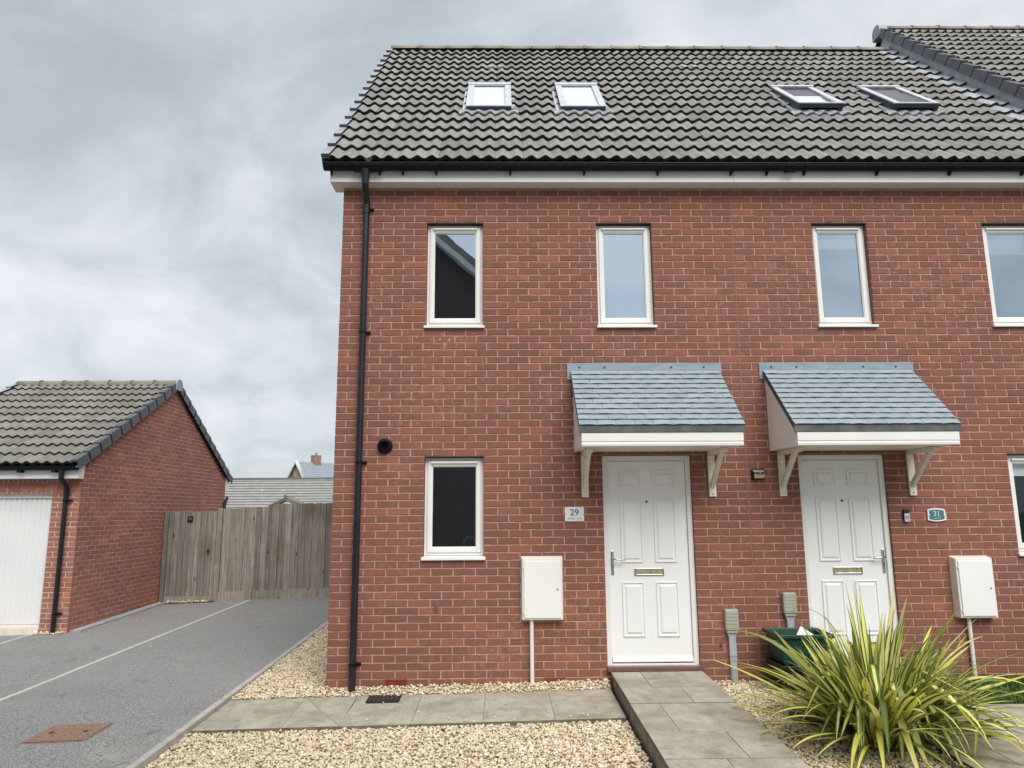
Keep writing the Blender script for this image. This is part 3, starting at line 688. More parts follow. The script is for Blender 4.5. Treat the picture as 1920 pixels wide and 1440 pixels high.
# ------------------------------------------------------------------ house parts
def window(root, x0, x1, z0, z1, hinge, blind_or_glare=None, glass='glass'):
    """frame set back in the opening; z0 is the underside of the sill"""
    yf = 0.065
    zs = z0+0.045
    w_ = MB().ring(x0+0.002, x1-0.002, zs, z1-0.016, 0.034, yf, yf+0.07).build('window', M['upvc'], root, bevel=0.004)
    a, b, c, d = x0+0.031, x1-0.031, zs+0.031, z1-0.043
    MB().ring(a, b, c, d, (0.045, 0.045, 0.048, 0.058), yf-0.014, yf+0.05).build('sash', M['upvc'], w_, bevel=0.006, seg=3)
    gx0, gx1, gz0, gz1 = a+0.043, b-0.043, c+0.046, d-0.056
    MB().ring(gx0, gx1, gz0, gz1, 0.010, yf-0.006, yf+0.03).build('glazing_bead', M['upvc'], w_, bevel=0.003)
    MB().quad((gx0+0.004, yf+0.012, gz0+0.004), (gx1-0.004, yf+0.012, gz0+0.004), (gx1-0.004, yf+0.012, gz1-0.004), (gx0+0.004, yf+0.012, gz1-0.004)).build('pane', M[glass], w_)
    tv = MB(); tv.prism([(yf-0.014, d-0.006), (yf-0.034, d-0.014), (yf-0.034, d-0.030), (yf-0.014, d-0.030)], 'x', a+0.035, b-0.035).build('trickle_vent', M['upvc'], w_, bevel=0.003)
    s = MB(); s.prism([(-0.032, z0+0.004), (-0.032, z0+0.030), (0.0, z0+0.036), (yf+0.05, z0+0.046), (yf+0.05, z0+0.008), (0.0, z0+0.008)], 'x', x0-0.018, x1+0.018).build('sill', M['upvc'], w_, bevel=0.003)
    MB().box(x0-0.004, x1+0.004, 0.002, 0.1, z1-0.0115, z1-0.001).build('lintel', M['lintel'], w_)
    rm = MB(); y1 = yf+0.6
    rm.box(x0-0.2, x1+0.2, yf+0.055, y1, z0-0.2, z1+0.2); f = rm.f[2]
    rm.f = [q[::-1] for i, q in enumerate(rm.f) if i != 2]; rm.mi = rm.mi[:len(rm.f)]
    rm.build('room_lining', M['dark_room'], w_)
    if blind_or_glare:
        MB().box(gx0-0.03, gx1+0.02, yf+0.058, yf+0.062, gz1-blind_or_glare*(gz1-gz0), gz1+0.05).build('blind', M['plaque_white'], w_)
    return w_
def nested_panel(x0, x1, z0, z1, y):
    lv = [(0, 0.0), (0.003, 0.011), (0.011, 0.012), (0.016, 0.001), (0.028, 0.001), (0.046, 0.014)]
    m = MB(); pr = None
    for ins, h in lv:
        r_ = [(x0+ins, y-h, z0+ins), (x1-ins, y-h, z0+ins), (x1-ins, y-h, z1-ins), (x0+ins, y-h, z1-ins)]
        if pr: m.add(pr+r_, [(i, (i+1) % 4, 4+(i+1) % 4, 4+i) for i in range(4)])
        pr = r_
    m.add(pr, [(0, 1, 2, 3)]); return m
def door(root, x0, x1, z0, z1, hand):
    """hand=-1: handle on the left"""
    yf = 0.03
    fr = MB(); fr.ring(x0+0.002, x1-0.002, z0, z1-0.004, (0.052, 0.052, 0.02, 0.052), yf, yf+0.07); fr.build('door_frame', M['upvc'], root, bevel=0.004)
    a, b, c, d = x0+0.056, x1-0.056, z0+0.024, z1-0.060
    yd = yf+0.022
    dr = MB().box(a, b, yd, yd+0.045, c, d).build('door', M['door_white'], root, bevel=0.004)
    W = b-a; H = d-c
    pw = 0.225; m1 = a+0.095 if hand < 0 else a+0.12; cx = (a+b)/2
    for px in (cx-0.04-pw-0.02, cx+0.04+0.02):
        for (f0, f1) in ((0.868, 0.952), (0.485, 0.808), (0.123, 0.390)):
            nested_panel(px, px+pw, c+H*f0, c+H*f1, yd-0.0006).build('panel', M['door_white'], dr)
    lz = c+H*0.438
    lp = MB().ring(cx-0.155, cx+0.145, lz-0.035, lz+0.037, 0.014, yd-0.012, yd-0.0008); lp.build('letter_plate', M['chrome'], dr, bevel=0.003)
    MB().prism([(yd-0.003, lz-0.022), (yd-0.010, lz-0.021), (yd-0.005, lz+0.023), (yd-0.002, lz+0.023)], 'x', cx-0.141, cx+0.131).build('letter_flap', M['gilt'], dr)
    MB().cyl((cx-0.005, yd-0.0008, c+H*0.80-0.018), (cx-0.005, yd-0.007, c+H*0.80-0.018), 0.012).build('viewer', M['steel_dark'], dr)
    hx = a+0.028 if hand < 0 else b-0.028
    h = MB(); h.box(hx-0.014, hx+0.014, yd-0.010, yd-0.0008, c+H*0.425, c+H*0.545); hp = h.build('handle_plate', M['chrome'], dr, bevel=0.004)
    hz = c+H*0.505
    MB().tube([(hx, yd-0.008, hz), (hx, yd-0.05, hz), (hx-hand*0.03, yd-0.056, hz-0.002), (hx-hand*0.10, yd-0.055, hz-0.008), (hx-hand*0.125, yd-0.05, hz-0.010)], [0.008, 0.008, 0.009, 0.008, 0.006], 10).build('handle', M['chrome'], dr, smooth=True)
    MB().cyl((hx, yd-0.009, hz-0.075), (hx, yd-0.016, hz-0.075), 0.008).build('lock', M['steel_dark'], dr)
    wb = MB(); wb.prism([(yd-0.0008, c+0.058), (yd-0.010, c+0.056), (yd-0.030, c+0.016), (yd-0.028, c+0.010), (yd-0.0008, c+0.012)], 'x', a+0.004, b-0.004); wb.build('weather_bar', M['upvc'], dr, bevel=0.002)
    # bricked quarry-tile step below the frame
    t = MB(); t.box(x0-0.005, x1+0.03, -0.055, 0.1, z0-0.040, z0-0.002); t.build('threshold', M['quarry'], root, bevel=0.004)
    rm = MB().box(x0-.02, x1+.02, yd+0.046, yd+0.2, z0, z1); rm.build('room_lining', M['dark_room'], root)
def canopy(root, x0, x1, brx, z_back=3.135, z_front=2.470, yfr=-0.735):
    fl = MB(); fl.box(x0-0.035, x1+0.03, -0.012, -0.001, z_back-0.09, 3.222)
    cn = fl.build('canopy', M['zinc'], root, bevel=0.002)
    n = Vector((0, z_front-z_back, 0)); dy = yfr+0.014; ln = math.hypot(dy, z_front-z_back); ux = Vector((0, dy/ln, (z_front-z_back)/ln)); nn = Vector((0, ux.z, -ux.y))
    if nn.z < 0: nn = -nn
    O = Vector((0, -0.014, z_back))
    P = lambda x, s, h: (x, O.y+ux.y*s+nn.y*h, O.z+ux.z*s+nn.z*h)
    b = MB()
    q = [P(x0+0.006, 0.01, -0.012), P(x1-0.006, 0.01, -0.012), P(x1-0.006, ln-0.012, -0.012), P(x0+0.006, ln-0.012, -0.012)]
    q2 = [P(x0+0.006, 0.01, -0.032), P(x1-0.006, 0.01, -0.032), P(x1-0.006, ln-0.012, -0.032), P(x0+0.006, ln-0.012, -0.032)]
    b.add(q+q2, [(0, 3, 2, 1), (4, 5, 6, 7), (0, 1, 5, 4), (1, 2, 6, 5), (2, 3, 7, 6), (3, 0, 4, 7)]); b.build('deck', M['slate_edge'], cn)
    rows = 11; g_ = ln/rows; wd = 0.176
    for r_ in range(rows):
        s1 = ln-g_*r_; s0 = max(s1-g_-0.035, 0.0); off = (r_ % 2)*wd*0.5+random.uniform(-0.03, 0.03)*(r_ > 0)
        xj = [x0]+[x for x in [x0+off+wd*k for k in range(-1, 12)] if x0+0.04 < x < x1-0.04]+[x1]
        for i in range(len(xj)-1):
            a, c = xj[i]+0.0012, xj[i+1]-0.0012; m = MB(); k = 4
            tl = random.uniform(-0.0015, 0.0015); bow = random.uniform(0.003, 0.007)
            top = []; frn = []; bot = []; bk = []
            for t_ in range(k+1):
                x = a+(c-a)*t_/k; lift = 0.017+tl+bow*math.sin(math.pi*t_/k); e_ = random.uniform(-0.003, 0.003)
                frn.append(P(x, s1+e_, lift)); bot.append(P(x, s1+e_*0.5-0.004, lift-0.019)); bk.append(P(x, s0, 0.0025))
            m.add(bk+frn, [(i_, k+1+i_, k+2+i_, i_+1) for i_ in range(k)])
            m.cur = 1; m.add(frn+bot, [(i_, k+1+i_, k+2+i_, i_+1) for i_ in range(k)])
            m.add([frn[0], bot[0], bk[0]], [(0, 2, 1)]); m.add([frn[k], bot[k], bk[k]], [(0, 1, 2)])
            m.build('slate', [M['slate'], M['slate_edge']], cn)
    ye = O.y+ux.y*ln; ze = O.z+ux.z*ln
    MB().box(x0-0.004, x1+0.004, ye-0.002, ye+0.016, ze-0.062, ze+0.002).build('drip_edge', M['slate_edge'], cn, bevel=0.003)
    # fascia with a moulded lower edge
    ft, fb = ze-0.064, 2.282
    fa = MB(); fa.prism([(ye+0.004, ft), (ye+0.004, fb+0.045), (ye+0.010, fb+0.040), (ye+0.010, fb+0.030), (ye+0.004, fb+0.024), (ye+0.008, fb), (ye+0.05, fb), (ye+0.05, ft)], 'x', x0+0.022, x1-0.022)
    fa.build('fascia', M['upvc'], cn, bevel=0.002)
    for x in (x0+0.024, x1-0.024):
        t = 0.012 if x < (x0+x1)/2 else -0.012
        pts = [(-0.001, fb+0.001), (ye+0.051, fb+0.001), (ye+0.051, ft-0.005)]
        yy = ye+0.10; pts += [(yy, O.z+ux.z*((yy-O.y)/ux.y)-0.045), (-0.001, O.z-0.045)]
        MB().prism(pts, 'x', x, x+t).build('side_panel', M['cheek'], cn)
        # raking trim board laid over the cheek
        k0 = [(ye+0.051, ft-0.006), (yy, O.z+ux.z*((yy-O.y)/ux.y)-0.05), (-0.001, O.z-0.05), (-0.001, O.z-0.19), (yy, O.z+ux.z*((yy-O.y)/ux.y)-0.17), (ye+0.051, ft-0.11)]
        MB().prism(k0, 'x', x-math.copysign(0.006, t), x-math.copysign(0.0008, t)).build('barge_trim', M['cheek'], cn)
        MB().prism([(O.y+0.0, O.z-0.02), (ye+0.004, ze-0.02), (ye+0.004, ze-0.06), (O.y, O.z-0.065)], 'x', x-math.copysign(0.022, t), x-math.copysign(0.0065, t)).build('verge_strip', M['slate_edge'], cn)
    MB().box(x0+0.037, x1-0.037, ye+0.055, -0.001, fb+0.004, fb+0.014).build('soffit', M['soffit'], cn)
    for hx in (0.06, 0.23, 0.68, 0.90):
        x = x0+(x1-x0)*hx; MB().cyl((x, -0.012, 3.175), (x, -0.018, 3.175), 0.010, 8).build('fixing', M['alu_dark'], cn)
    for bx in brx:
        br = MB(); zt = fb+0.003; wv = 0.036
        br.box(bx-wv, bx+wv, -0.028, -0.001, 1.82, zt-0.046)
        o = br.build('bracket', M['cream'], cn, bevel=0.003)
        MB().box(bx-wv*0.9, bx+wv*0.9, -0.50, -0.001, zt-0.045, zt-0.001).build('arm', M['cream'], cn, bevel=0.006)
        m = MB(); m.prism([(-0.0285, 1.90), (-0.0285, 1.965), (-0.345, zt-0.0455), (-0.415, zt-0.0455)], 'x', bx-wv*0.6, bx+wv*0.6).build('strut', M['cream'], cn, bevel=0.005)
        for zb in (1.852, 2.17): MB().cyl((bx, -0.028, zb), (bx, -0.034, zb), 0.009, 8).build('bolt', M['chrome'], cn)
    return cn
def skylight(roof_root, x0, x1, s0, s1, opened, blind_or_glare):
    """everything in slope space: P(x, s, n)"""
    P = lambda x, s, n: tuple(slope(x, s, n))
    def pbox(m, xa, xb, sa, sb, na, nb, nb2=None):
        nb2 = nb if nb2 is None else nb2
        v = [P(xa, sa, na), P(xb, sa, na), P(xb, sb, na), P(xa, sb, na), P(xa, sa, nb), P(xb, sa, nb), P(xb, sb, nb2), P(xa, sb, nb2)]
        return m.add(v, [(0, 3, 2, 1), (4, 5, 6, 7), (0, 1, 5, 4), (1, 2, 6, 5), (2, 3, 7, 6), (3, 0, 4, 7)])
    f = MB(); b0, b1 = -0.02, (0.098 if opened else 0.10)
    pbox(f, x0, x0+0.055, s0, s1, b0, b1); pbox(f, x1-0.055, x1, s0, s1, b0, b1); pbox(f, x0+0.055, x1-0.055, s1-0.055, s1, b0, b1); pbox(f, x0+0.055, x1-0.055, s0, s0+0.05, b0, b1-0.03)
    sk = f.build('skylight', M['alu_dark'], roof_root, bevel=0.003)
    op = 0.050 if opened else 0.0                       # bottom of the sash swung out
    h0, h1 = b1+0.004+op, b1+0.004-(0.02 if opened else 0.0)
    def sbox(m, xa, xb, sa, sb, na, nb):
        hh = lambda s: h0+(h1-h0)*(s-s0)/(s1-s0)
        v = [P(xa, sa, hh(sa)+na), P(xb, sa, hh(sa)+na), P(xb, sb, hh(sb)+na), P(xa, sb, hh(sb)+na), P(xa, sa, hh(sa)+nb), P(xb, sa, hh(sa)+nb), P(xb, sb, hh(sb)+nb), P(xa, sb, hh(sb)+nb)]
        return m.add(v, [(0, 3, 2, 1), (4, 5, 6, 7), (0, 1, 5, 4), (1, 2, 6, 5), (2, 3, 7, 6), (3, 0, 4, 7)])
    a = MB(); sbox(a, x0-0.004, x0+0.078, s0+0.004, s1-0.075, -0.003, 0.014); sbox(a, x1-0.078, x1+0.004, s0+0.004, s1-0.075, -0.003, 0.014)
    sbox(a, x0+0.078, x1-0.078, s0+0.02, s0+0.06, -0.003, 0.010)
    a.build('sash', M['alu'], sk, bevel=0.003)
    hd = MB(); sbox(hd, x0-0.010, x1+0.010, s1-0.073, s1+0.012, -0.003, 0.030); hd.build('top_cover', M['alu'], sk, bevel=0.006)
    fb = MB(); sbox(fb, x0+0.002, x1-0.002, s0-0.012, s0+0.018, -0.052 if opened else -0.085, 0.002); fb.build('sash_front', M['alu_dark'], sk, bevel=0.003)
    if opened:
        for xa, xb in ((x0+0.004, x0+0.05), (x1-0.05, x1-0.004)):
            m = MB(); sbox(m, xa, xb, s0+0.02, s1-0.08, -0.05, -0.004); m.build('sash_side', M['alu_dark'], sk)
    g_ = MB(); hh = lambda s: h0+(h1-h0)*(s-s0)/(s1-s0)
    g_.quad(P(x0+0.07, s0+0.05, hh(s0)+0.002), P(x1-0.07, s0+0.05, hh(s0)+0.002), P(x1-0.07, s1-0.06, hh(s1)+0.002), P(x0+0.07, s1-0.06, hh(s1)+0.002)); g_.build('pane', M['glass_roof'], sk)
    bl = MB(); sa = s0+0.05 if blind_or_glare > 0.95 else s1-0.06-blind_or_glare*(s1-s0-0.11)
    ln_ = b1-0.013; bl.quad(P(x0+0.056, s0+0.051, ln_), P(x1-0.056, s0+0.051, ln_), P(x1-0.056, s1-0.056, ln_), P(x0+0.056, s1-0.056, ln_)); bl.build('lining', M['blind'] if blind_or_glare > 0.9 else M['dark_room'], sk)
    if 0 < blind_or_glare < 0.9:
        b = MB(); b.quad(P(x0+0.058, s0+0.09, b1-0.008), P(x1-0.058, s0+0.09, b1-0.008), P(x1-0.058, s0+0.09+blind_or_glare*(s1-s0-0.1), b1-0.008), P(x0+0.058, s0+0.09+blind_or_glare*(s1-s0-0.1), b1-0.008)); b.build('blind', M['blind'], sk)  # white sheet paints the sky's reflection in the pane's lower half
    # side flashings and the dressed apron below
    for xa, xb in ((x0-0.052, x0-0.003), (x1+0.003, x1+0.052)):
        m = MB(); pbox(m, xa, xb, s0-0.03, s1-0.10, 0.0, 0.052, 0.045); m.build('side_flashing', M['alu'] if not opened else M['verge_grey'], sk, bevel=0.004)
    m = MB(); k = 40; up = []; lo = []; up2 = []
    for i in range(k+1):
        x = x0-0.09+(x1-x0+0.18)*i/k; pr = tile_profile(x-RX0); e_ = 0.012*math.sin(i*1.3)
        up.append(P(x, s0+0.004, 0.058+pr*0.45)); lo.append(P(x, s0-0.105+e_, 0.046+pr)); up2.append(P(x, s0-0.108+e_, 0.028+pr))
    m.add(up+lo, [(k+1+i, k+2+i, i+1, i) for i in range(k)]); m.add(lo+up2, [(k+1+i, k+2+i, i+1, i) for i in range(k)])
    m.build('apron', M['lead'], sk, smooth=True)
    return sk
RX0 = -0.168                                              # x of the first tile

def gutter(root, x0, x1, brackets, outlet=None):
    yc, zc, r_ = -0.208, 5.356, 0.056; n = 10; m = MB()
    pr = [(yc+r_, zc+0.012)]+[(yc+r_*math.cos(-math.pi*k/n), zc+r_*1.02*math.sin(-math.pi*k/n)) for k in range(n+1)]+[(yc-r_, zc+0.012)]
    pi2 = [(yc+(p[0]-yc)*0.93, zc+(p[1]-zc)*0.93+0.0) for p in pr]
    q = len(pr); loop = pr+pi2[::-1]; N2 = len(loop)
    vs = [(x0, *p) for p in loop]+[(x1, *p) for p in loop]
    m.add(vs, [(i, (i+1) % N2, N2+(i+1) % N2, N2+i) for i in range(N2)]); m.add([(x0, *p) for p in pr], [tuple(range(q))]); m.add([(x1, *p) for p in pr], [tuple(range(q))[::-1]])
    m.box(x0, x1, yc-r_-0.006, yc-r_+0.004, zc+0.004, zc+0.016)
    gt = m.build('gutter', M['black_plastic'], root)
    for bx in brackets:
        b = MB(); pr2 = [(yc+(p[0]-yc)*1.10, zc+(p[1]-zc)*1.10) for p in pr]
        b.add([(bx-0.013, *p) for p in pr2]+[(bx+0.013, *p) for p in pr2], [(i, i+1, q+i+1, q+i) for i in range(q-1)])
        b.box(bx-0.009, bx+0.009, yc+0.02, -0.151, zc-0.085, zc-0.045)
        b.build('bracket', M['black_plastic'], gt)
    return gt

# ------------------------------------------------------------------ the two houses
W1 = (0.920, 1.530, 3.60, 4.80); W2 = (2.765, 3.372, 3.60, 4.80); W0 = (0.928, 1.540, 1.20, 2.25); D1 = (2.762, 3.682, 0.172, 2.25)
W3 = (5.140, 5.748, 3.60, 4.80); W4 = (7.035, 7.645, 3.60, 4.80); W5 = (7.0, 7.61, 1.20, 2.25); D2 = (4.800, 5.705, 0.172, 2.25)
AB = [(0.574, 0.786, -0.001, 0.073), (2.130, 2.345, -0.001, 0.073), (6.30, 6.515, -0.001, 0.073)]
MJ0, MJ1, XE = 4.256, 4.272, 8.52
AXZ = lambda o: (o[0]-0.0, o[1]+0.0, o[2], o[3])

h29 = thing('terraced_house', (2.13, 0, 0), 'red brick end house with white door 29 and black downpipe', 'house')
h31 = thing('terraced_house', (6.4, 0, 0), 'red brick house with white door 31 behind the striped flax plant', 'house')
for root, u0, u1, ops, wx in ((h29, 0.0, MJ0, [W1, W2, W0, D1]+AB[:2], (0, MJ0)), (h31, MJ1, XE, [W3, W4, W5, D2]+AB[2:], (MJ1, XE))):
    wl = wall_backing(u0+(0.004 if u0 == 0 else -0.009), u1, -0.25, TOP, ops)
    if u0 == 0:
        wl.quad((0.004, 0.0045, -0.25), (0.004, 0.0045, TOP), (0.004, 8.0, TOP), (0.004, 8.0, -0.25)); wl.add([(0.004, 0.0045, TOP), (0.004, 3.99, TOP+3.99*1.0176), (0.004, 8.0, TOP)], [(0, 1, 2)])
        wl.quad((0, 8.0, -0.25), (0, 8.0, TOP), (XE, 8.0, TOP), (XE, 8.0, -0.25))
    wall = wl.build('wall', M['mortar'], root)
    br = lay_bricks(ROWS, lambda z: (u0, u1), ops)
    br = [b for b in br if b[2] < TOP-0.02]
    put_bricks(br, wall, lambda u, z: (u, 0.0, z), 0.0, M['brick'], 300, True)
    if u0 == 0:                                            # gable side, seen only from further left
        sb = lay_bricks(ROWS+[(5.2125+0.075*k, (k+1) % 2) for k in range(52)], lambda z: (0.016 if z < 5.2 else max(0.016, (z-5.2)/1.0176), 8.0 if z < 5.2 else 8.0-(z-5.2)/1.0176), [])
        put_bricks([(-b[1], -b[0], b[2], b[3]) for b in sb], wall, lambda u, z: (0.0, -u, z), -math.pi/2, M['brick'], 0)
    # movement joint is the soft sealant line between the houses
MB().box(MJ0+0.0005, MJ1-0.0005, 0.002, 0.012, -0.1, TOP).build('movement_joint', pm('sealant', (0.24, 0.115, 0.09), (0.29, 0.14, 0.11), 30, 0.8), h31)
for o, rt in ((AB[0], h29), (AB[1], h29), (AB[2], h31)):
    m = MB().ring(o[0]+0.002, o[1]-0.002, o[2]+0.002, o[3]-0.002, (0.006, 0.006, 0.007, 0.007), -0.002, 0.05)
    ab = m.build('air_brick', M['terracotta'], rt, bevel=0.001)
    for k in range(4): MB().box(o[0]+0.009, o[1]-0.009, 0.0+0.001, 0.03, o[2]+0.0125+k*0.014, o[2]+0.0195+k*0.014).build('slat', M['terracotta'], ab)
    MB().box(o[0], o[1], 0.045, 0.06, o[2], o[3]).build('cavity', M['dark_room'], ab)
window(h29, *W1, 1); window(h29, *W2, 1); window(h29, *W0, 1)
window(h31, *W3, 1, blind_or_glare=0.17, glass='glass_blind'); window(h31, *W4, 1, blind_or_glare=0.24, glass='glass_blind'); window(h31, *W5, 1, blind_or_glare=0.16, glass='glass_clear')
t = thing('kitchen_tap', (1.40, 0.2, 1.25), 'curved chrome kitchen tap behind the lower window of house 29', 'tap')
MB().tube([(1.33, 0.19, 1.22), (1.33, 0.19, 1.36)]+[(1.395-0.065*math.cos(a), 0.19, 1.36+0.065*math.sin(a)) for a in [math.pi*i/10 for i in range(1, 10)]]+[(1.46, 0.19, 1.33)], 0.009, 10).build('spout', M['plaque_white'], t)
door(h29, *D1, -1); door(h31, *D2, 1)
canopy(h29, 2.452, 4.022, (2.578, 3.888)); canopy(h31, 4.488, 6.072, (4.618, 5.962))
for root, u0, u1 in ((h29, -0.11, MJ0+0.005), (h31, MJ0+0.007, XE)):
    MB().box(u0, u1, -0.15, -0.132, 5.198, 5.40).build('fascia', M['fascia_white'], root, bevel=0.003)
    MB().box(max(u0, -0.09), u1, -0.1315, 0.02, 5.199, 5.207).build('soffit', M['soffit'], root)
MB().prism([(-0.1505, 5.199), (-0.1505, 5.40), (0.10, 5.60), (0.10, 5.205), (0.0, 5.199)], 'x', -0.118, -0.1105).build('box_end', M['fascia_white'], h29, bevel=0.002)
MB().box(-0.11, -0.002, -0.1315, 0.10, 5.190, 5.1975).build('box_soffit', M['soffit'], h29)
gutter(h29, -0.172, MJ0+0.3, [-0.10, 0.42, 0.67, 1.03, 1.83, 2.63, 3.43, 4.23]); gutter(h31, MJ0+0.302, XE+0.3, [4.62, 5.03, 5.83, 6.63, 7.43, 8.23])
for gx, rt in ((0.30, h29), (4.86, h31)):
    m = MB(); yc, zc, r_ = -0.213, 5.352, 0.068
    pr = [(yc+r_*math.cos(-math.pi*k/10), zc+r_*math.sin(-math.pi*k/10)) for k in range(11)]
    hw = 0.15 if rt is h29 else 0.05
    m.add([(gx-hw, *p) for p in pr]+[(gx+hw, *p) for p in pr], [(i, i+1, 12+i, 11+i) for i in range(10)]); m.build('gutter_union', M['black_plastic'], rt)
# downpipe with swan neck
px, py, pr_ = 0.264, -0.048, 0.034
dp = MB().tube([(px, py, 4.98), (px, py, -0.04)], pr_, 18).build('downpipe', M['downpipe'], h29, smooth=False)
nk = MB(); nk.tube([(px+0.012, -0.213, 5.30), (px+0.012, -0.213, 5.22)], [0.052, 0.04], 16); nk.tube([(px+0.012, -0.213, 5.235), (px+0.010, -0.207, 5.15), (px+0.006, -0.18, 5.105)], 0.037, 16); nk.tube([(px+0.006, -0.185, 5.12), (px+0.003, -0.075, 5.02), (px, py, 4.975)], 0.034, 16); nk.tube([(px, py, 5.0), (px, py, 4.88)], 0.040, 16)
nk.build('swan_neck', M['downpipe'], dp)
for cz in (4.94, 3.555, 2.185, 0.22):
    c = MB(); c.tube([(px, py, cz-0.012), (px, py, cz+0.012)], 0.039, 16); c.box(px-0.03, px+0.075, -0.014, -0.001, cz-0.014, cz+0.014); c.box(px+0.03, px+0.072, -0.03, -0.012, cz-0.008, cz+0.008)
    c.build('clip', M['black_plastic'], dp)
# boiler flue
f = MB(); k = 28
for (ra, ya_, rb, yb_) in ((0.079, -0.002, 0.079, -0.018), (0.079, -0.018, 0.060, -0.034), (0.060, -0.034, 0.052, -0.065), (0.052, -0.065, 0.044, -0.065), (0.044, -0.065, 0.040, 0.02)):
    f.add([(0.522+ra*math.cos(t*2*math.pi/k), ya_, 2.356+ra*math.sin(t*2*math.pi/k)) for t in range(k)]+[(0.522+rb*math.cos(t*2*math.pi/k), yb_, 2.356+rb*math.sin(t*2*math.pi/k)) for t in range(k)], [(t, (t+1) % k, k+(t+1) % k, k+t) for t in range(k)])
f.add([(0.522+0.042*math.cos(t*2*math.pi/k), -0.006, 2.356+0.04*math.sin(t*2*math.pi/k)) for t in range(k)], [tuple(range(k))[::-1]])
f.build('flue', M['black_plastic'], h29, smooth=False)

m = MB()
for i in range(26):
    a = random.uniform(0, 6.28); l = random.uniform(0.02, 0.06); p = Vector((0.305+random.uniform(-.018, .018), -0.255+random.uniform(-.01, .01), 5.365)); q = p+Vector((math.cos(a)*l*.7, math.sin(a)*l*.3, l)); m.tube([p, (p+q)/2+Vector((0, 0, .008)), q], [0.006, 0.007, 0.003], 5)
tag(m.build('moss_tuft', M['soil']), 'small dark tuft of moss lodged in the gutter above the long downpipe', 'moss')
# roofs
RIDGE_S = 5.80
for root, c0, ncol, sky_ in ((h29, 0, 14, [(1.285, 1.865, 1.86, 3.02, False, 1.0), (2.50, 3.08, 1.86, 3.02, False, 1.0)]), (h31, 14, 15, [(5.565, 6.145, 1.86, 3.02, True, 0.5), (6.805, 7.385, 1.86, 3.02, True, 0.0)])):
    xa = RX0+c0*TW; xb = xa+ncol*TW; dk = MB()
    dk.add([tuple(slope(xa+0.01, 0.05, -0.03)), tuple(slope(xb, 0.05, -0.03)), tuple(slope(xb, RIDGE_S, -0.03)), tuple(slope(xa+0.01, RIDGE_S, -0.03))], [(0, 1, 2, 3)])
    pr = slope(0, RIDGE_S, -0.03); dk.add([(xa+0.01, pr.y, pr.z), (xb, pr.y, pr.z), (xb, 2*pr.y+0.22, 5.3), (xa+0.01, 2*pr.y+0.22, 5.3)], [(0, 1, 2, 3)])
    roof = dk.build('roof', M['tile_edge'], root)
    tile_roof(roof, xa, ncol, 16, lambda x, s: slope(x, s), [(a, b, c, d) for a, b, c, d, _, _ in sky_])
    rz = slope(0, RIDGE_S)
    n_ = 9
    ridge_tiles(roof, (-0.15 if c0 == 0 else -0.15+9*0.477), (-0.15+9*0.477 if c0 == 0 else -0.15+18*0.477), 0.477, rz.y, rz.z-0.015, M['ridge'], 0.13)
    for a, b, c, d, op, bl in sky_: skylight(root, a, b, c, d, op, bl)
    if c0 == 0:
        for r_ in range(16):                               # dry verge caps
            m = MB(); s0 = 0.0+r_*GA; s1 = s0+GA+0.05; P = lambda x, s, n: tuple(slope(x, s, n))
            t0, t1 = 0.098, 0.058
            m.add([P(-0.192, s0, -0.075), P(-0.192, s1, -0.10), P(-0.192, s1, t1), P(-0.192, s0, t0), P(-0.105, s0, t0), P(-0.105, s1, t1), P(-0.105, s0, t0-0.05), P(-0.192, s0, t0-0.05)], [(0, 3, 2, 1), (3, 4, 5, 2), (0, 7, 3), (7, 6, 4, 3)])
            m.cur = 1; m.add([P(-0.1925, s0-0.003, t0-0.040), P(-0.1045, s0-0.003, t0-0.040), P(-0.1045, s0-0.003, t0-0.004), P(-0.1925, s0-0.003, t0-0.004)], [(0, 1, 2, 3)]); m.build('verge_cap', [M['verge_grey'], M['verge_dark']], roof)
    vx, vy = (1.53, 2.857) if c0 == 0 else (4.60, 2.887)
    s_ = (vy-EY)/CP; m = MB()
    for dx in (0, 0.155):
        v = [slope(vx+dx, s_-0.06, 0.075), slope(vx+dx+0.09, s_-0.06, 0.075), slope(vx+dx+0.075, s_+0.09, 0.065), slope(vx+dx+0.015, s_+0.09, 0.065), slope(vx+dx, s_-0.06, 0.03), slope(vx+dx+0.09, s_-0.06, 0.03)]
        m.add([tuple(q) for q in v], [(0, 1, 2, 3), (4, 5, 1, 0)])
    m.build('vent_tile', M['lead_pale'], roof)

# taller neighbouring house on the right
h33 = thing('terraced_house', (10.5, 0, 0), 'taller house at the right edge, only its grey tiled roof showing above the lead flashing', 'house')
up = 0.36; X3 = 8.50
m = MB(); m.quad((8.522, 0, -0.2), (13.5, 0, -0.2), (13.5, 0, 5.6), (8.522, 0, 5.6)); m.quad((13.5, 0, -0.2), (13.5, 8, -0.2), (13.5, 8, 5.6), (13.5, 0, 5.6)); m.quad((8.522, 8, -0.2), (13.5, 8, -0.2), (13.5, 8, 5.6), (8.522, 8, 5.6)); m.build('wall', M['brick'], h33)
u3 = Vector((0, 0, up)); R3 = RIDGE_S+0.30
dk = MB(); dk.add([tuple(slope(X3+0.02, 0, -0.03)+u3), tuple(slope(13.6, 0, -0.03)+u3), tuple(slope(13.6, R3, -0.03)+u3), tuple(slope(X3+0.02, R3, -0.03)+u3)], [(0, 1, 2, 3)])
pr = slope(0, R3, -0.03)+u3; dk.add([(X3+0.02, pr.y, pr.z), (13.6, pr.y, pr.z), (13.6, 2*pr.y+.22, 5.6), (X3+.02, 2*pr.y+.22, 5.6)], [(0, 1, 2, 3)])
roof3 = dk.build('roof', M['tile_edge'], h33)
tile_roof(roof3, X3+0.035, 14, 17, lambda x, s: slope(x, s)+u3, s0=0.02)
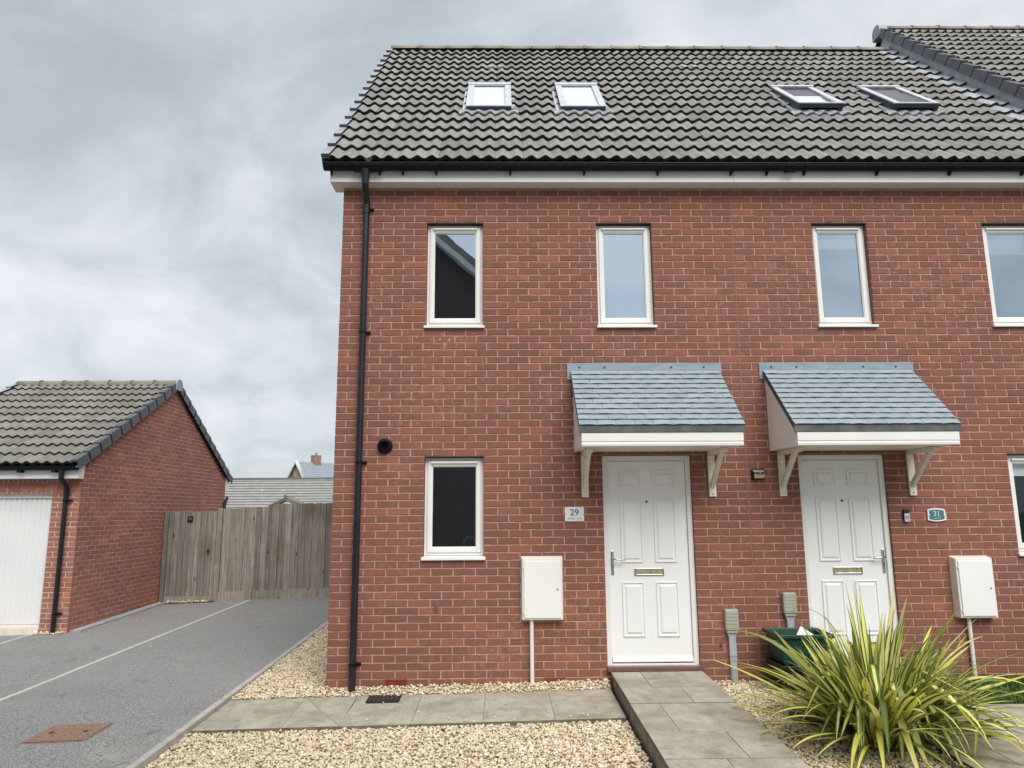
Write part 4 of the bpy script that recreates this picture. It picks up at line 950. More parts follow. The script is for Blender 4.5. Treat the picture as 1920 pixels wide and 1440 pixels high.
rz = slope(0, R3)+u3; ridge_tiles(roof3, X3+0.10, X3+0.10+9*0.477, 0.477, rz.y, rz.z-0.02, M['ridge'], 0.13)
m = MB(); kx = 12; pe = [(0.125*math.cos(math.pi*i/kx), 0.115*math.sin(math.pi*i/kx)) for i in range(kx+1)]+[(-0.13, -0.12), (0.13, -0.12)]
m.add([(X3-0.045, rz.y+p[0], rz.z-0.01+p[1]) for p in pe]+[(X3+0.10, rz.y+p[0], rz.z-0.01+p[1]) for p in pe], [tuple(range(len(pe)))]+[(i, len(pe)+i, len(pe)+(i+1) % len(pe), (i+1) % len(pe)) for i in range(len(pe))])
m.build('ridge_end', M['verge_grey'], roof3)
for r_ in range(17):
    m = MB(); s0 = r_*GA; s1 = s0+GA+0.045; P = lambda x, s, n: tuple(slope(x, s, n)+u3)
    m.add([P(X3-0.04, s0, -0.05), P(X3-0.04, s1, -0.065), P(X3-0.03, s1, 0.055), P(X3-0.03, s0, 0.095), P(X3+0.07, s0, 0.095), P(X3+0.07, s1, 0.055), P(X3+0.07, s0, 0.05), P(X3-0.02, s0, -0.03), P(X3-0.02, s0, 0.05)], [(0, 3, 2, 1), (3, 4, 5, 2), (0, 7, 8, 3), (8, 6, 4, 3)])
    m.cur = 1; m.add([P(X3-0.0412, s0-0.003, -0.05), P(X3-0.0412, s0+0.014, -0.051), P(X3-0.0312, s0+0.014, 0.096), P(X3-0.0312, s0-0.003, 0.098)], [(0, 1, 2, 3)])
    m.build('verge_cap', [M['verge_dark'], M['tile_edge']], roof3)
for k in range(5):                                         # lead cover flashing in lengths
    s0 = 0.0+k*1.22; s1 = s0+1.24; m = MB(); P = lambda x, s, n: tuple(slope(x, s, n))
    xx = X3+0.004-(0.003 if k % 2 else 0)
    m.add([P(xx, s0, 0.045), P(xx, s1, 0.045), P(xx, s1, up*CP+0.01), P(xx, s0, up*CP+0.01)], [(0, 3, 2, 1)])
    m.build('lead_flashing', M['lead'], roof3)
for r_ in range(16):                                       # lead soakers dressed over each course
    s0 = 0.012+r_*GA; m = MB(); k = 8; a = []; b = []; c = []
    xs_ = [X3-0.23-0.03*random.random()+(0.255)*i/k for i in range(k+1)]
    for x in xs_:
        pr = tile_profile(x-RX0) if x < X3-0.02 else 0.045
        a.append(tuple(slope(x, s0, 0.060+pr))); b.append(tuple(slope(x, s0+GA-0.01, 0.022+pr))); c.append(tuple(slope(x, s0-0.004, 0.022+pr)))
    m.add(a+b, [(i, i+1, k+2+i, k+1+i) for i in range(k)]); m.cur = 1; m.add(a+c, [(k+1+i, k+2+i, i+1, i) for i in range(k)])
    m.build('lead_soaker', [M['lead_pale'], M['tile_edge']], roof3)
m = MB(); vx, s_ = 10.45, 5.35
for dx in (0, 0.155):
    v = [slope(vx+dx, s_-0.06, 0.075)+u3, slope(vx+dx+0.1, s_-0.06, 0.075)+u3, slope(vx+dx+0.085, s_+0.09, 0.065)+u3, slope(vx+dx+0.015, s_+0.09, 0.065)+u3, slope(vx+dx, s_-0.06, 0.03)+u3, slope(vx+dx+0.1, s_-0.06, 0.03)+u3]
    m.add([tuple(q) for q in v], [(0, 1, 2, 3), (4, 5, 1, 0)])
m.build('vent_tile', M['lead_pale'], roof3)

# ------------------------------------------------------------------ fittings on the wall
def meter(x0, x1, z0, z1, dpth, pipe_x, pipe_z, label, name='meter_cabinet'):
    t = thing(name, ((x0+x1)/2, 0, z0), label, 'meter cabinet', 'electricity meter cabinets on the front walls')
    b = MB(); c = 0.018
    b.add([(x0, -0.002, z0), (x1, -0.002, z0), (x1, -0.002, z1), (x0, -0.002, z1), (x0+c*.6, -dpth+0.004, z0+0.004), (x1-c*.6, -dpth+0.004, z0+0.004), (x1-c*.6, -dpth+0.004, z1-c*1.2), (x0+c*.6, -dpth+0.004, z1-c*1.2)],
          [(0, 1, 5, 4), (1, 2, 6, 5), (2, 3, 7, 6), (3, 0, 4, 7), (4, 5, 6, 7)])
    b.build('case', M['meter'], t, bevel=0.006, seg=3)
    d = MB().box(x0+0.030, x1-0.030, -dpth-0.008, -dpth+0.003, z0+0.022, z1-0.044).build('door', M['meter_door'], t, bevel=0.005, seg=3)
    MB().cyl((x1-0.062, -dpth-0.0082, (z0+z1)/2-0.01), (x1-0.062, -dpth-0.012, (z0+z1)/2-0.01), 0.009, 12).build('lock', M['chrome'], d)
    for hz in (z0+0.075, z1-0.11): MB().box(x0+0.022, x0+0.032, -dpth-0.010, -dpth+0.002, hz-0.014, hz+0.014).build('hinge', M['meter'], d, bevel=0.002)
    MB().tube([(pipe_x, -0.03, z0+0.02), (pipe_x, -0.03, pipe_z)], 0.0195, 14).build('pipe', M['meter'], t)
meter(1.912, 2.335, 0.622, 1.238, 0.075, 2.015, -0.06, 'white meter cabinet with pipe left of door 29 and right of the lower window')
meter(6.262, 6.655, 0.612, 1.212, 0.10, 6.385, 0.0, 'white meter cabinet with pipe right of door 31 above the flax plant')
def telecom(x, z, zb, label):
    t = thing('cable_box', (x, 0, z-0.25), label, 'junction box', 'grey cable entry boxes')
    w_ = 0.067
    MB().box(x-w_, x+w_, -0.058, -0.002, z-0.205, z).build('cover', M['grey_abs'], t, bevel=0.014, seg=3)
    for k in range(5): MB().box(x-w_+0.014, x+w_-0.014, -0.0605, -0.0575, z-0.178+k*0.034, z-0.156+k*0.034).build('rib', M['grey_abs'], t, bevel=0.001)
    m = MB(); m.box(x-w_*0.82, x+w_*0.82, -0.05, -0.002, z-0.228, z-0.206); m.build('collar', M['grey_abs'], t, bevel=0.003)
    m = MB(); y0, y1 = -0.036, -0.002
    xs_ = [(0.055, z-0.2285), (0.034, z-0.262), (0.034, z-0.42), (0.030, zb+0.02), (0.030, zb)]
    for i in range(len(xs_)-1):
        (a, za), (b, zb_) = xs_[i], xs_[i+1]
        m.add([(x-a, y0, za), (x+a, y0, za), (x+b, y0, zb_), (x-b, y0, zb_), (x-a, y1, za), (x+a, y1, za), (x+b, y1, zb_), (x-b, y1, zb_)], [(0, 3, 2, 1), (0, 4, 7, 3), (1, 2, 6, 5)])
    m.build('duct', M['grey_duct'], t)
    MB().box(x-0.037, x+0.037, -0.040, -0.002, z-0.445, z-0.435).build('joint', M['grey_duct'], t)
    m = MB(); m.prism([(x-0.026, zb+0.15), (x+0.024, zb+0.15), (x+0.032, zb+0.05), (x+0.020, zb), (x-0.018, zb)], 'y', -0.048, -0.037); m.build('foot', M['grey_duct'], t, bevel=0.004)
telecom(4.003, 0.712, 0.02, 'grey ribbed cable box on a duct between door 29 and the green recycling box')
telecom(4.594, 0.868, 0.14, 'grey ribbed cable box on a duct just left of door 31, higher of the two')
# house number plates
t = thing('number_plate', (2.464, 0, 1.576), 'pale rectangular house number plate reading 29 beside the left door', 'house sign')
MB().box(2.366, 2.562, -0.012, -0.004, 1.580, 1.724).build('plate', M['plaque'], t, bevel=0.003)
obj('numerals', text_mesh('29', 0.092, 0.001, 'numerals', M['ink']), t, (2.464, -0.0135, 1.667), (R(90), 0, 0))
b = MB()                                                   # small, illegible road name
rr = random.Random(3)
for i in range(17):
    if i in (9, 10): continue
    x = 2.392+i*0.0086; hh = rr.choice((0.009, 0.010, 0.014)); b.box(x, x+0.0055, -0.0135, -0.0121, 1.602, 1.602+hh)
b.build('lettering', pm('grey_ink', (0.2, 0.21, 0.21), (0.26, 0.27, 0.27), 5, 0.5), t)
for x in (2.376, 2.552): MB().cyl((x, -0.0121, 1.648), (x, -0.016, 1.648), 0.005, 10).build('screw', M['chrome'], t)
t = thing('number_plate', (6.18, 0, 1.555), 'teal house number plaque reading 31 with a white curved border', 'house sign')
def plaq(w_, h_, n=10, notch=0.0):
    top = [(-w_*0.96+2*w_*0.96*i/n, h_*0.80+h_*0.20*math.sin(math.pi*i/n)) for i in range(n+1)]; bot = [(w_-2*w_*i/n, -h_*0.80-h_*0.20*math.sin(math.pi*i/n)) for i in range(n+1)]
    return [(6.184+p[0], 1.623+p[1]) for p in top+bot]
MB().prism(plaq(0.094, 0.067), 'y', -0.012, -0.004).build('border', M['plaque_white'], t)
MB().prism(plaq(0.080, 0.054), 'y', -0.0135, -0.0121).build('panel', M['teal'], t)
obj('numerals', text_mesh('31', 0.074, 0.0008, 'numerals', M['teal_text']), t, (6.182, -0.0146, 1.634), (R(90), 0, 0))
b = MB(); b.box(6.196, 6.222, -0.0155, -0.0137, 1.6065, 1.6105); b.build('serif', M['teal_text'], t)
b = MB()
for i in range(11): b.box(6.145+i*0.0072, 6.1495+i*0.0072, -0.0148, -0.0136, 1.587, 1.587+rr.choice((0.004, 0.006)))
b.build('lettering', M['teal_text'], t)
for x in (6.104, 6.264): MB().cyl((x, -0.0121, 1.622), (x, -0.018, 1.622), 0.008, 12).build('screw', M['plaque_white'], t)
t = thing('doorbell', (5.866, 0, 1.545), 'black and silver video doorbell on the brick right of door 31', 'doorbell')
MB().box(5.838, 5.898, -0.028, -0.002, 1.553, 1.682).build('body', M['black_box'], t, bevel=0.006, seg=3)
MB().box(5.8405, 5.8955, -0.031, -0.0282, 1.555, 1.638).build('faceplate', M['alu'], t, bevel=0.002)
m = MB(); k = 20
m.add([(5.868+0.014*math.cos(i*2*math.pi/k), -0.0325, 1.598+0.014*math.sin(i*2*math.pi/k)) for i in range(k)]+[(5.868+0.009*math.cos(i*2*math.pi/k), -0.0325, 1.598+0.009*math.sin(i*2*math.pi/k)) for i in range(k)], [(i, (i+1) % k, k+(i+1) % k, k+i) for i in range(k)])
m.build('button_ring', M['alu_dark'], t)
t = thing('solar_wall_light', (4.37, 0, 1.98), 'small black solar wall light with yellowish panel between the two canopies', 'wall light')
MB().box(4.298, 4.440, -0.012, -0.002, 1.985, 2.100).build('back_plate', M['black_box'], t, bevel=0.003)
m = MB(); m.add([(4.305, -0.012, 2.090), (4.433, -0.012, 2.090), (4.428, -0.062, 2.058), (4.310, -0.062, 2.058), (4.310, -0.048, 1.998), (4.428, -0.048, 1.998), (4.305, -0.012, 1.995), (4.433, -0.012, 1.995)], [(0, 3, 2, 1), (3, 4, 5, 2), (4, 6, 7, 5), (0, 6, 4, 3), (1, 2, 5, 7)]); m.build('housing', M['black_box'], t, bevel=0.002)
m = MB(); m.add([(4.316, -0.0640, 2.050), (4.372, -0.0630, 2.036), (4.422, -0.0640, 2.050), (4.421, -0.0510, 2.004), (4.317, -0.0510, 2.004)], [(0, 4, 3, 2, 1)]); m.build('led_panel', M['led'], t)
m = MB(); m.add([(4.312, -0.020, 2.0875), (4.426, -0.020, 2.0875), (4.422, -0.058, 2.0635), (4.316, -0.058, 2.0635)], [(0, 3, 2, 1)]); m.build('solar_cell', M['solar'], t)
MB().cyl((4.372, -0.0625, 2.052), (4.372, -0.070, 2.050), 0.006, 10).build('sensor', M['plaque_white'], t)
t = thing('garden_tap', (1.073, 0, 0.74), 'small weathered outside tap on the brickwork below the lower window', 'tap')
m = MB(); m.tube([(1.073, -0.002, 0.805), (1.073, -0.028, 0.805), (1.073, -0.038, 0.795), (1.073, -0.040, 0.775)], 0.008, 10); m.build('pipe', M['brass'], t)
m = MB(); m.tube([(1.073, -0.040, 0.790), (1.073, -0.040, 0.772), (1.073, -0.040, 0.771), (1.073, -0.040, 0.758), (1.073, -0.040, 0.757), (1.073, -0.040, 0.735)], [0.011, 0.015, 0.018, 0.018, 0.011, 0.011], 12); m.build('spout', M['brass'], t)
t = thing('recess_fitting', (3.93, 0, 0.36), 'small rusty pipe stub on the brick beside the lower cable box', 'pipe stub')
MB().tube([(3.895, 0.004, 0.365), (3.895, -0.012, 0.365)], [0.014, 0.012], 10).build('ring', M['quarry'], t); MB().tube([(3.895, -0.008, 0.365), (3.895, -0.018, 0.358)], [0.006, 0.005], 8).build('stub', M['brass'], t)

# ------------------------------------------------------------------ covers in the ground
t = thing('drain_cover', (0.61, -0.24, -0.05), 'black square drain cover let into the paving below the downpipe', 'drain cover')
m = MB(); c = [(0.455, -0.385), (0.765, -0.385), (0.765, -0.145), (0.455, -0.145)]
m.add([(x, y, zg(x, y)-0.02) for x, y in c]+[(x, y, zg(x, y)+0.0085) for x, y in c], [(4, 5, 6, 7), (0, 1, 5, 4), (1, 2, 6, 5), (2, 3, 7, 6), (3, 0, 4, 7)]); m.build('frame', M['black_box'], t)
for i in range(7):
    m = MB(); x0 = 0.472+i*0.040; c = [(x0, -0.37), (x0+0.030, -0.37), (x0+0.030, -0.16), (x0, -0.16)]
    m.add([(x, y, zg(x, y)+0.0086) for x, y in c]+[(x, y, zg(x, y)+0.0135) for x, y in c], [(4, 5, 6, 7), (0, 1, 5, 4), (1, 2, 6, 5), (2, 3, 7, 6), (3, 0, 4, 7)]); m.build('bar', M['alu_dark'], t)
t = thing('manhole_cover', (-1.88, -0.98, -0.11), 'rusty brown rectangular inspection cover set in the grey driveway', 'manhole cover')
M['rust'] = pm('rust', (0.20, 0.118, 0.082), (0.31, 0.20, 0.145), 30, 0.85, 0.5, 120, 0.004)
m = MB(); c = [(-2.15, -1.225), (-1.63, -1.225), (-1.63, -0.76), (-2.15, -0.76)]
m.add([(x, y, zd(x, y)-0.02) for x, y in c]+[(x, y, zd(x, y)+0.004) for x, y in c], [(4, 5, 6, 7), (0, 1, 5, 4), (1, 2, 6, 5), (2, 3, 7, 6), (3, 0, 4, 7)]); m.build('frame', M['rust'], t)
m = MB(); c = [(-2.135, -1.21), (-1.645, -1.21), (-1.645, -0.775), (-2.135, -0.775)]
m.add([(x, y, zd(x, y)+0.0085) for x, y in c], [(0, 1, 2, 3)]); m.build('lid', M['rust'], t)
m = MB()
for i in range(16):
    for j in range(14):
        if (i+j) % 2: continue
        x = -2.12+i*0.0296; y = -1.198+j*0.0296; p = [(x, y), (x+0.022, y), (x+0.022, y+0.022), (x, y+0.022)]; cx_, cy_ = x+.011, y+.011
        m.add([(a, b, zd(a, b)+0.0086) for a, b in p]+[(cx_+(a-cx_)*.7, cy_+(b-cy_)*.7, zd(a, b)+0.0125) for a, b in p], [(4, 5, 6, 7), (0, 1, 5, 4), (1, 2, 6, 5), (2, 3, 7, 6), (3, 0, 4, 7)])
kind(m.build('tread', M['rust'], t), 'stuff')
for x, y in ((-2.03, -0.99), (-1.75, -0.99)):
    m = MB(); m.tube([(x, y, zd(x, y)+0.0128), (x, y, zd(x, y)+0.0136)], 0.022, 10); m.build('keyhole', M['steel_dark'], t)

# ------------------------------------------------------------------ garage
GX, GY0, GY1, GZB, GE = -4.80, 3.90, 9.78, -0.30, 2.22
GW = -7.86; GRY = 6.84
ga = thing('garage', ((GX+GW)/2, GY0, -0.1), 'detached red brick garage with white ribbed door and grey tiled roof', 'garage')
GP = math.atan2(4.21-2.42, GRY-3.66); gc, gs = math.cos(GP), math.sin(GP)
gd = (-7.55, -5.225, -0.005, 1.985)
wl = MB()
fb = wall_backing(GW, GX-0.004, -0.4, GE+0.12, [gd], y=GY0+0.0045, depth=GY0+0.12)
wl.add(fb.v, fb.f)
wl.quad((GX-0.0045, GY0+0.004, -0.4), (GX-0.0045, GY1, -0.4), (GX-0.0045, GY1, GE+0.12), (GX-0.0045, GY0+0.004, GE+0.12))
gzt = lambda y: 2.42+(y-3.66)*gs/gc-0.05 if y < GRY else 2.42+(2*GRY-3.66-y)*gs/gc-0.05
wl.add([(GX-0.0045, GY0+0.004, GE+0.12), (GX-0.0045, GY1, GE+0.12), (GX-0.0045, GRY, gzt(GRY))], [(0, 1, 2)])
wl.quad((GW, GY0, -0.4), (GW, GY0, GE+.12), (GW, GY1, GE+.12), (GW, GY1, -0.4)); wl.quad((GW, GY1, -0.4), (GW, GY1, GE+.12), (GX-.0045, GY1, GE+.12), (GX-.0045, GY1, -0.4))
gw_ = wl.build('wall', M['mortar_garage'], ga)
grows = [(-0.055+0.075*k-0.15, k % 2) for k in range(60)]
def gb(z):
    if z > gzt(GRY)-0.06: return None
    a = GY0+0.0
    if z > GE+0.0: a = max(GY0, 3.66+(z+0.07-2.42)*gc/gs); return (a-GY0, 2*(GRY-GY0)-(a-GY0))
    return (0.0, GY1-GY0)
side = lay_bricks(grows, gb, [], 0.1075)
frnt = [b for b in lay_bricks(grows, lambda z: (GW, GX) if z < GE-0.10 else None, [gd], GX-0.22) if b[2] > -0.25]
allb = [('s',)+b for b in side]+[('f',)+b for b in frnt]
def gtf(k, u, z): return (GX, GY0+u, z) if k == 's' else (u, GY0, z)
allb.sort(key=lambda b: -(1.0/(Vector(gtf(b[0], (b[1]+b[2])/2, b[3]))-CAM).length**2)*(1.0 if b[0] == 'f' and b[1] > -6.1 and b[3] > -0.14 else (0.55 if b[0] == 's' and b[3] > -0.08 and not (b[1] > 2.9 and b[3] < 1.7) else 0.0)))
put_bricks([b[1:] for b in allb[:300] if b[0] == 's'], gw_, lambda u, z: gtf('s', u, z), math.pi/2, M['brick_garage'], 300)
put_bricks([b[1:] for b in allb[:300] if b[0] == 'f'], gw_, lambda u, z: gtf('f', u, z), 0, M['brick_garage'], 300)
n0 = [b for b in allb[300:]]
rest = MB()
for i, b in enumerate(n0):
    k = b[0]; vs, fs = brick_mesh(b[2]-b[1], depth=0.1 if b[4] else 0.014, seed=i % 97); p = gtf(k, (b[1]+b[2])/2, b[3]); rest.r = random.random()*0.999+0.0005
    rest.add([(p[0]-v[1], p[1]+v[0], p[2]+v[2]) if k == 's' else (p[0]+v[0], p[1]+v[1], p[2]+v[2]) for v in vs], fs)
kind(rest.build('bricks', M['brick_garage'], gw_), 'stuff')
xx = GX-0.004                                              # soldier course over the door
while xx > -7.8:
    vs, fs = brick_mesh(0.215, seed=int(xx*100) % 50); me = MB().add([(v[2], v[1], v[0]) for v in vs], [f_[::-1] for f_ in fs]).mesh('brick', M['brick_garage'])
    if xx < -5.1: obj('brick', me, gw_, (xx-0.034, GY0, 2.098))
    xx -= 0.075
for z_ in (2.02, 2.095, 2.17):
    pass
br2 = [b for b in lay_bricks([(2.02+0.075*k, k % 2) for k in range(3)], lambda z: (-5.15, GX), [], GX-0.22)]
put_bricks(br2, gw_, lambda u, z: (u, GY0, z+0.003), 0, M['brick_garage'], 300)
dm = MB(); x = gd[0]
dr = MB().box(gd[0]-0.02, gd[1]+0.0, GY0+0.10, GY0+0.12, gd[2], gd[3]).build('door', M['garage_white'], ga)
nr = int((gd[1]-gd[0]-0.05)/0.078)
rib = MB(); rib.prism([(0.0, 0.0), (0.010, -0.012), (0.064, -0.012), (0.074, 0.0)], 'z', 0.045, gd[3]-0.06-gd[2]); rme = rib.mesh('rib', M['garage_white'])
for i in range(nr): obj('rib', rme, dr, (gd[1]-0.045-0.078*(i+1), GY0+0.0995, gd[2]))
MB().box(gd[0], gd[1]-0.001, GY0+0.055, GY0+0.098, gd[3]-0.06, gd[3]-0.002).build('lintel', M['cheek'], dr)
MB().box(gd[1]-0.042, gd[1]-0.001, GY0+0.075, GY0+0.0985, gd[2], gd[3]-0.061).build('jamb', M['door_white'], dr)
MB().box(gd[0]-0.1, gd[1]-0.002, GY0-0.02, GY0+0.13, gd[2]-0.14, gd[2]-0.004).build('threshold', M['cream'], ga)
MB().box(GW, GX+0.01, GY0-0.155, GY0-0.135, GE-0.008, GE+0.16).build('fascia', M['fascia_white'], ga, bevel=0.003)
MB().box(GW, GX+0.01, GY0-0.134, GY0-0.002, GE-0.006, GE+0.003).build('soffit', M['fascia_white'], ga)
m = MB(); m.prism([(GY0-0.156, GE-0.008), (GY0-0.156, GE+0.14), (GY0+0.03, GE+0.26), (GY0+0.012, GE-0.008)], 'x', GX+0.0105, GX+0.022); m.build('box_end', M['fascia_white'], ga)
m = MB(); m.prism([(GY1+0.156, GE-0.008), (GY1+0.156, GE+0.14), (GY1-0.03, GE+0.26), (GY1-0.012, GE-0.008)], 'x', GX-0.05, GX+0.022); m.build('box_end', M['fascia_white'], ga)
# roof
gslope = lambda x, s, n=0.0: Vector((x, 3.64+s*gc-n*gs, 2.405+s*gs+n*gc))
GS = (GRY-3.64)/gc; GG = GS/11
dk = MB(); dk.add([tuple(gslope(GW-0.05, 0.03, -.03)), tuple(gslope(GX+0.04, 0.03, -.03)), tuple(gslope(GX+0.04, GS, -.03)), tuple(gslope(GW-0.05, GS, -.03))], [(0, 1, 2, 3)])
pr = gslope(0, GS, -.03); dk.add([(GW-.05, pr.y, pr.z), (GX+.04, pr.y, pr.z), (GX+.04, 2*GRY-3.64, 2.39), (GW-.05, 2*GRY-3.64, 2.39)], [(0, 1, 2, 3)])
groof = dk.build('roof', M['tile_edge'], ga)
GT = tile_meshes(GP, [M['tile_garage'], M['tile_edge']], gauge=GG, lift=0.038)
tile_roof(groof, GX+0.035-10*TW-0.05, 10, 11, lambda x, s: gslope(x, s), meshes=GT, s0=0.012, gauge=GG)
for r_ in range(11):
    for side_ in (1, -1):
        m = MB(); s0 = r_*GG; s1 = s0+GG+0.035
        P = (lambda x, s, n: tuple(gslope(x, s, n))) if side_ == 1 else (lambda x, s, n: (lambda q: (q.x, 2*GRY-q.y, q.z))(gslope(x, s, n)))
        t0, t1 = 0.088, 0.054; xo, xi = GX+0.065, GX-0.03
        f_ = [(0, 1, 2, 3), (3, 2, 5, 4), (0, 3, 7), (7, 3, 4, 6)]
        m.add([P(xo, s0, -0.085), P(xo, s1, -0.095), P(xo, s1, t1), P(xo, s0, t0), P(xi, s0, t0), P(xi, s1, t1), P(xi, s0, t0-0.03), P(xo, s0, t0-0.03)], f_ if side_ == 1 else [q[::-1] for q in f_])
        m.cur = 1; m.add([P(xo+0.0012, s0-0.002, -0.085), P(xo+0.0012, s0+0.012, -0.085), P(xo+0.0012, s0+0.012, t0), P(xo+0.0012, s0-0.002, t0)], [(0, 1, 2, 3)])
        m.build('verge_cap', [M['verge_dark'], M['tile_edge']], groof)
        if side_ == 1:
            mm = MB(); xo = GW-0.085; xi = GW+0.01
            mm.add([P(xo, s0, -0.085), P(xo, s1, -0.095), P(xo, s1, t1), P(xo, s0, t0), P(xi, s0, t0), P(xi, s1, t1), P(xi, s0, t0-0.03), P(xo, s0, t0-0.03)], [(0, 3, 2, 1), (3, 4, 5, 2), (7, 6, 4, 3)])
            mm.build('verge_cap', [M['verge_grey']], groof)
rz = gslope(0, GS); ridge_tiles(groof, GW-0.05, GX+0.03, (GX+0.03-GW+0.05)/7, rz.y, rz.z-0.02, M['ridge_garage'], 0.125)
m = MB(); pe = [(0.13*math.cos(math.pi*i/12), 0.115*math.sin(math.pi*i/12)) for i in range(13)]+[(-0.13, -0.11), (0.13, -0.11)]
m.add([(GX+0.085, rz.y+p[0], rz.z-0.01+p[1]) for p in pe]+[(GX+0.035, rz.y+p[0], rz.z-0.01+p[1]) for p in pe], [tuple(range(len(pe)))]+[(i, (i+1) % len(pe), len(pe)+(i+1) % len(pe), len(pe)+i) for i in range(len(pe))]); m.build('ridge_end', M['verge_grey'], groof)
# garage gutters and pipes
yc, zc, r_ = 3.685, 2.385, 0.055
prf = [(yc+r_*math.cos(-math.pi*k/10), zc+r_*math.sin(-math.pi*k/10)) for k in range(11)]; m = MB()
m.add([(GW-.05, *p) for p in prf]+[(GX+0.05, *p) for p in prf], [(i, i+1, 12+i, 11+i) for i in range(10)]); m.add([(GX+0.05, *p) for p in prf], [tuple(range(11))[::-1]]); m.box(GW-.05, GX+.05, yc-r_-.005, yc-r_+.004, zc-.004, zc+.010)
gg = m.build('gutter', M['black_plastic'], ga)
for bx in (-5.10, -5.62, -6.4, -7.2): MB().box(bx-0.03, bx+0.03, yc-r_*0.6, GY0-0.157, zc-r_-0.03, zc-r_+0.01).build('bracket', M['black_plastic'], gg, bevel=0.004)
gp = MB().tube([(-4.985, GY0-0.05, 2.08), (-4.985, GY0-0.05, -0.09)], 0.034, 16).build('downpipe', M['downpipe'], ga)
m = MB(); m.tube([(-4.99, yc, 2.36), (-4.99, yc, 2.22)], [0.045, 0.036], 14); m.tube([(-4.99, yc, 2.23), (-4.988, yc+0.02, 2.18), (-4.985, GY0-0.07, 2.10), (-4.985, GY0-0.05, 2.03)], 0.036, 14); m.tube([(-4.985, GY0-.05, 2.06), (-4.985, GY0-.05, 1.98)], 0.041, 14); m.build('swan_neck', M['downpipe'], gp)
for cz in (1.88, 0.20): 
    c = MB(); c.tube([(-4.985, GY0-.05, cz-.012), (-4.985, GY0-.05, cz+.012)], 0.039, 14); c.box(-4.985, -4.985+0.09, GY0-.03, GY0-.002, cz-.012, cz+.012); c.build('clip', M['black_plastic'], gp)
m = MB(); m.tube([(GX+0.02, GY1-0.06+0.16, 2.02), (GX+0.05, GY1-0.1, 1.86), (GX+0.05, GY1-0.12, 1.80)], 0.036, 12); m.tube([(GX+0.05, GY1-0.12, 1.82), (GX+0.05, GY1-0.12, 0.0)], 0.034, 12); m.build('rear_downpipe', M['downpipe'], ga)

# ------------------------------------------------------------------ fence and gate
FY = 6.80
def ftop(x): return 1.742+(x+3.80)*0.048 if x < -2.7 else 1.795+(x+2.7)*0.02+0.035
def fbot(x): return zd(x, FY)+0.165
fn = thing('fence', (-2.2, FY, 0.08), 'weathered grey closeboard fence between the garden gate and the house', 'fence')
def board(parent, x0, x1, z0, z1a, z1b, y, name='board', tilt=0.0):
    m = MB(); t0, t1 = 0.008, 0.019
    m.add([(x0, y-t0, z0), (x1, y-t1, z0), (x1, y, z0), (x0, y, z0), (x0, y-t0, z1a), (x1, y-t1, z1b), (x1, y, z1b), (x0, y, z1a)], [(0, 3, 2, 1), (4, 5, 6, 7), (0, 1, 5, 4), (1, 2, 6, 5), (2, 3, 7, 6), (3, 0, 4, 7)])
    return m.build(name, M['wood'], parent)
x = -3.67
while x < 0.1:
    wd = random.choice((0.10, 0.115, 0.125, 0.14)); x1 = x+wd+0.012; j = random.uniform(-0.008, 0.008)
    board(fn, x, x1, fbot(x)+0.002, ftop(x)+j, ftop(x1)+j, FY-0.012*(random.random() < 0.5)); x += wd
for xa, xb in ((-3.72, -3.05), (-3.04, -0.6), (-0.59, 0.1)):
    m = MB(); m.add([(xa, FY-0.03, fbot(xa)-0.25), (xb, FY-0.03, fbot(xb)-0.25), (xb, FY+0.01, fbot(xb)-0.25), (xa, FY+0.01, fbot(xa)-0.25), (xa, FY-0.03, fbot(xa)), (xb, FY-0.03, fbot(xb)), (xb, FY+0.01, fbot(xb)), (xa, FY+0.01, fbot(xa))], [(0, 3, 2, 1), (4, 5, 6, 7), (0, 1, 5, 4), (1, 2, 6, 5), (2, 3, 7, 6), (3, 0, 4, 7)]); m.build('gravel_board', M['wood'], fn, bevel=0.003)
MB().box(-3.775, -3.675, FY-0.045, FY+0.055, -0.3, 1.765).build('post', M['wood'], fn, bevel=0.004)
for px_ in (-1.9, 0.0): MB().box(px_, px_+0.1, FY+0.03, FY+0.13, -0.3, 1.85).build('post', M['wood'], fn, bevel=0.004)
for rz_ in (0.45, 1.0, 1.55): MB().box(-3.67, 0.1, FY+0.012, FY+0.05, rz_, rz_+0.07).build('rail', M['wood'], fn)
gt = thing('garden_gate', (-4.3, FY, 0.05), 'weathered grey board gate with ring handle beside the garage wall', 'gate')
x = -4.70; gy = FY-0.01
while x < -3.80:
    wd = random.choice((0.09, 0.10, 0.12)); x1 = min(x+wd, -3.785); j = random.uniform(-0.004, 0.004)
    board(gt, x+0.001, x1-0.001, 0.115, 1.695+j, 1.70+j, gy); x += wd
MB().box(-4.70, -3.785, gy-0.022, gy-0.002, -0.02, 0.112).build('kick_board', M['wood'], gt, bevel=0.003)
MB().box(-4.78, -4.71, FY-0.05, FY+0.05, -0.3, 1.70).build('post', M['wood'], gt, bevel=0.004)
for rz_ in (0.25, 0.9, 1.5): MB().box(-4.70, -3.79, gy+0.001, gy+0.04, rz_, rz_+0.09).build('ledge', M['wood'], gt)
m = MB(); k = 20; m.tube([(-3.91+0.03*math.cos(i*2*math.pi/k), gy-0.03, 0.935+0.03*math.sin(i*2*math.pi/k)) for i in range(k+1)], 0.006, 8, False); m.build('ring_handle', M['steel_dark'], gt)
MB().box(-3.935, -3.885, gy-0.026, gy-0.020, 0.945, 0.985).build('handle_plate', M['steel_dark'], gt)
t = thing('gate_number_plate', (-4.29, FY-0.04, 1.50), 'small dark square number plate reading 31 on the wooden gate', 'house sign')
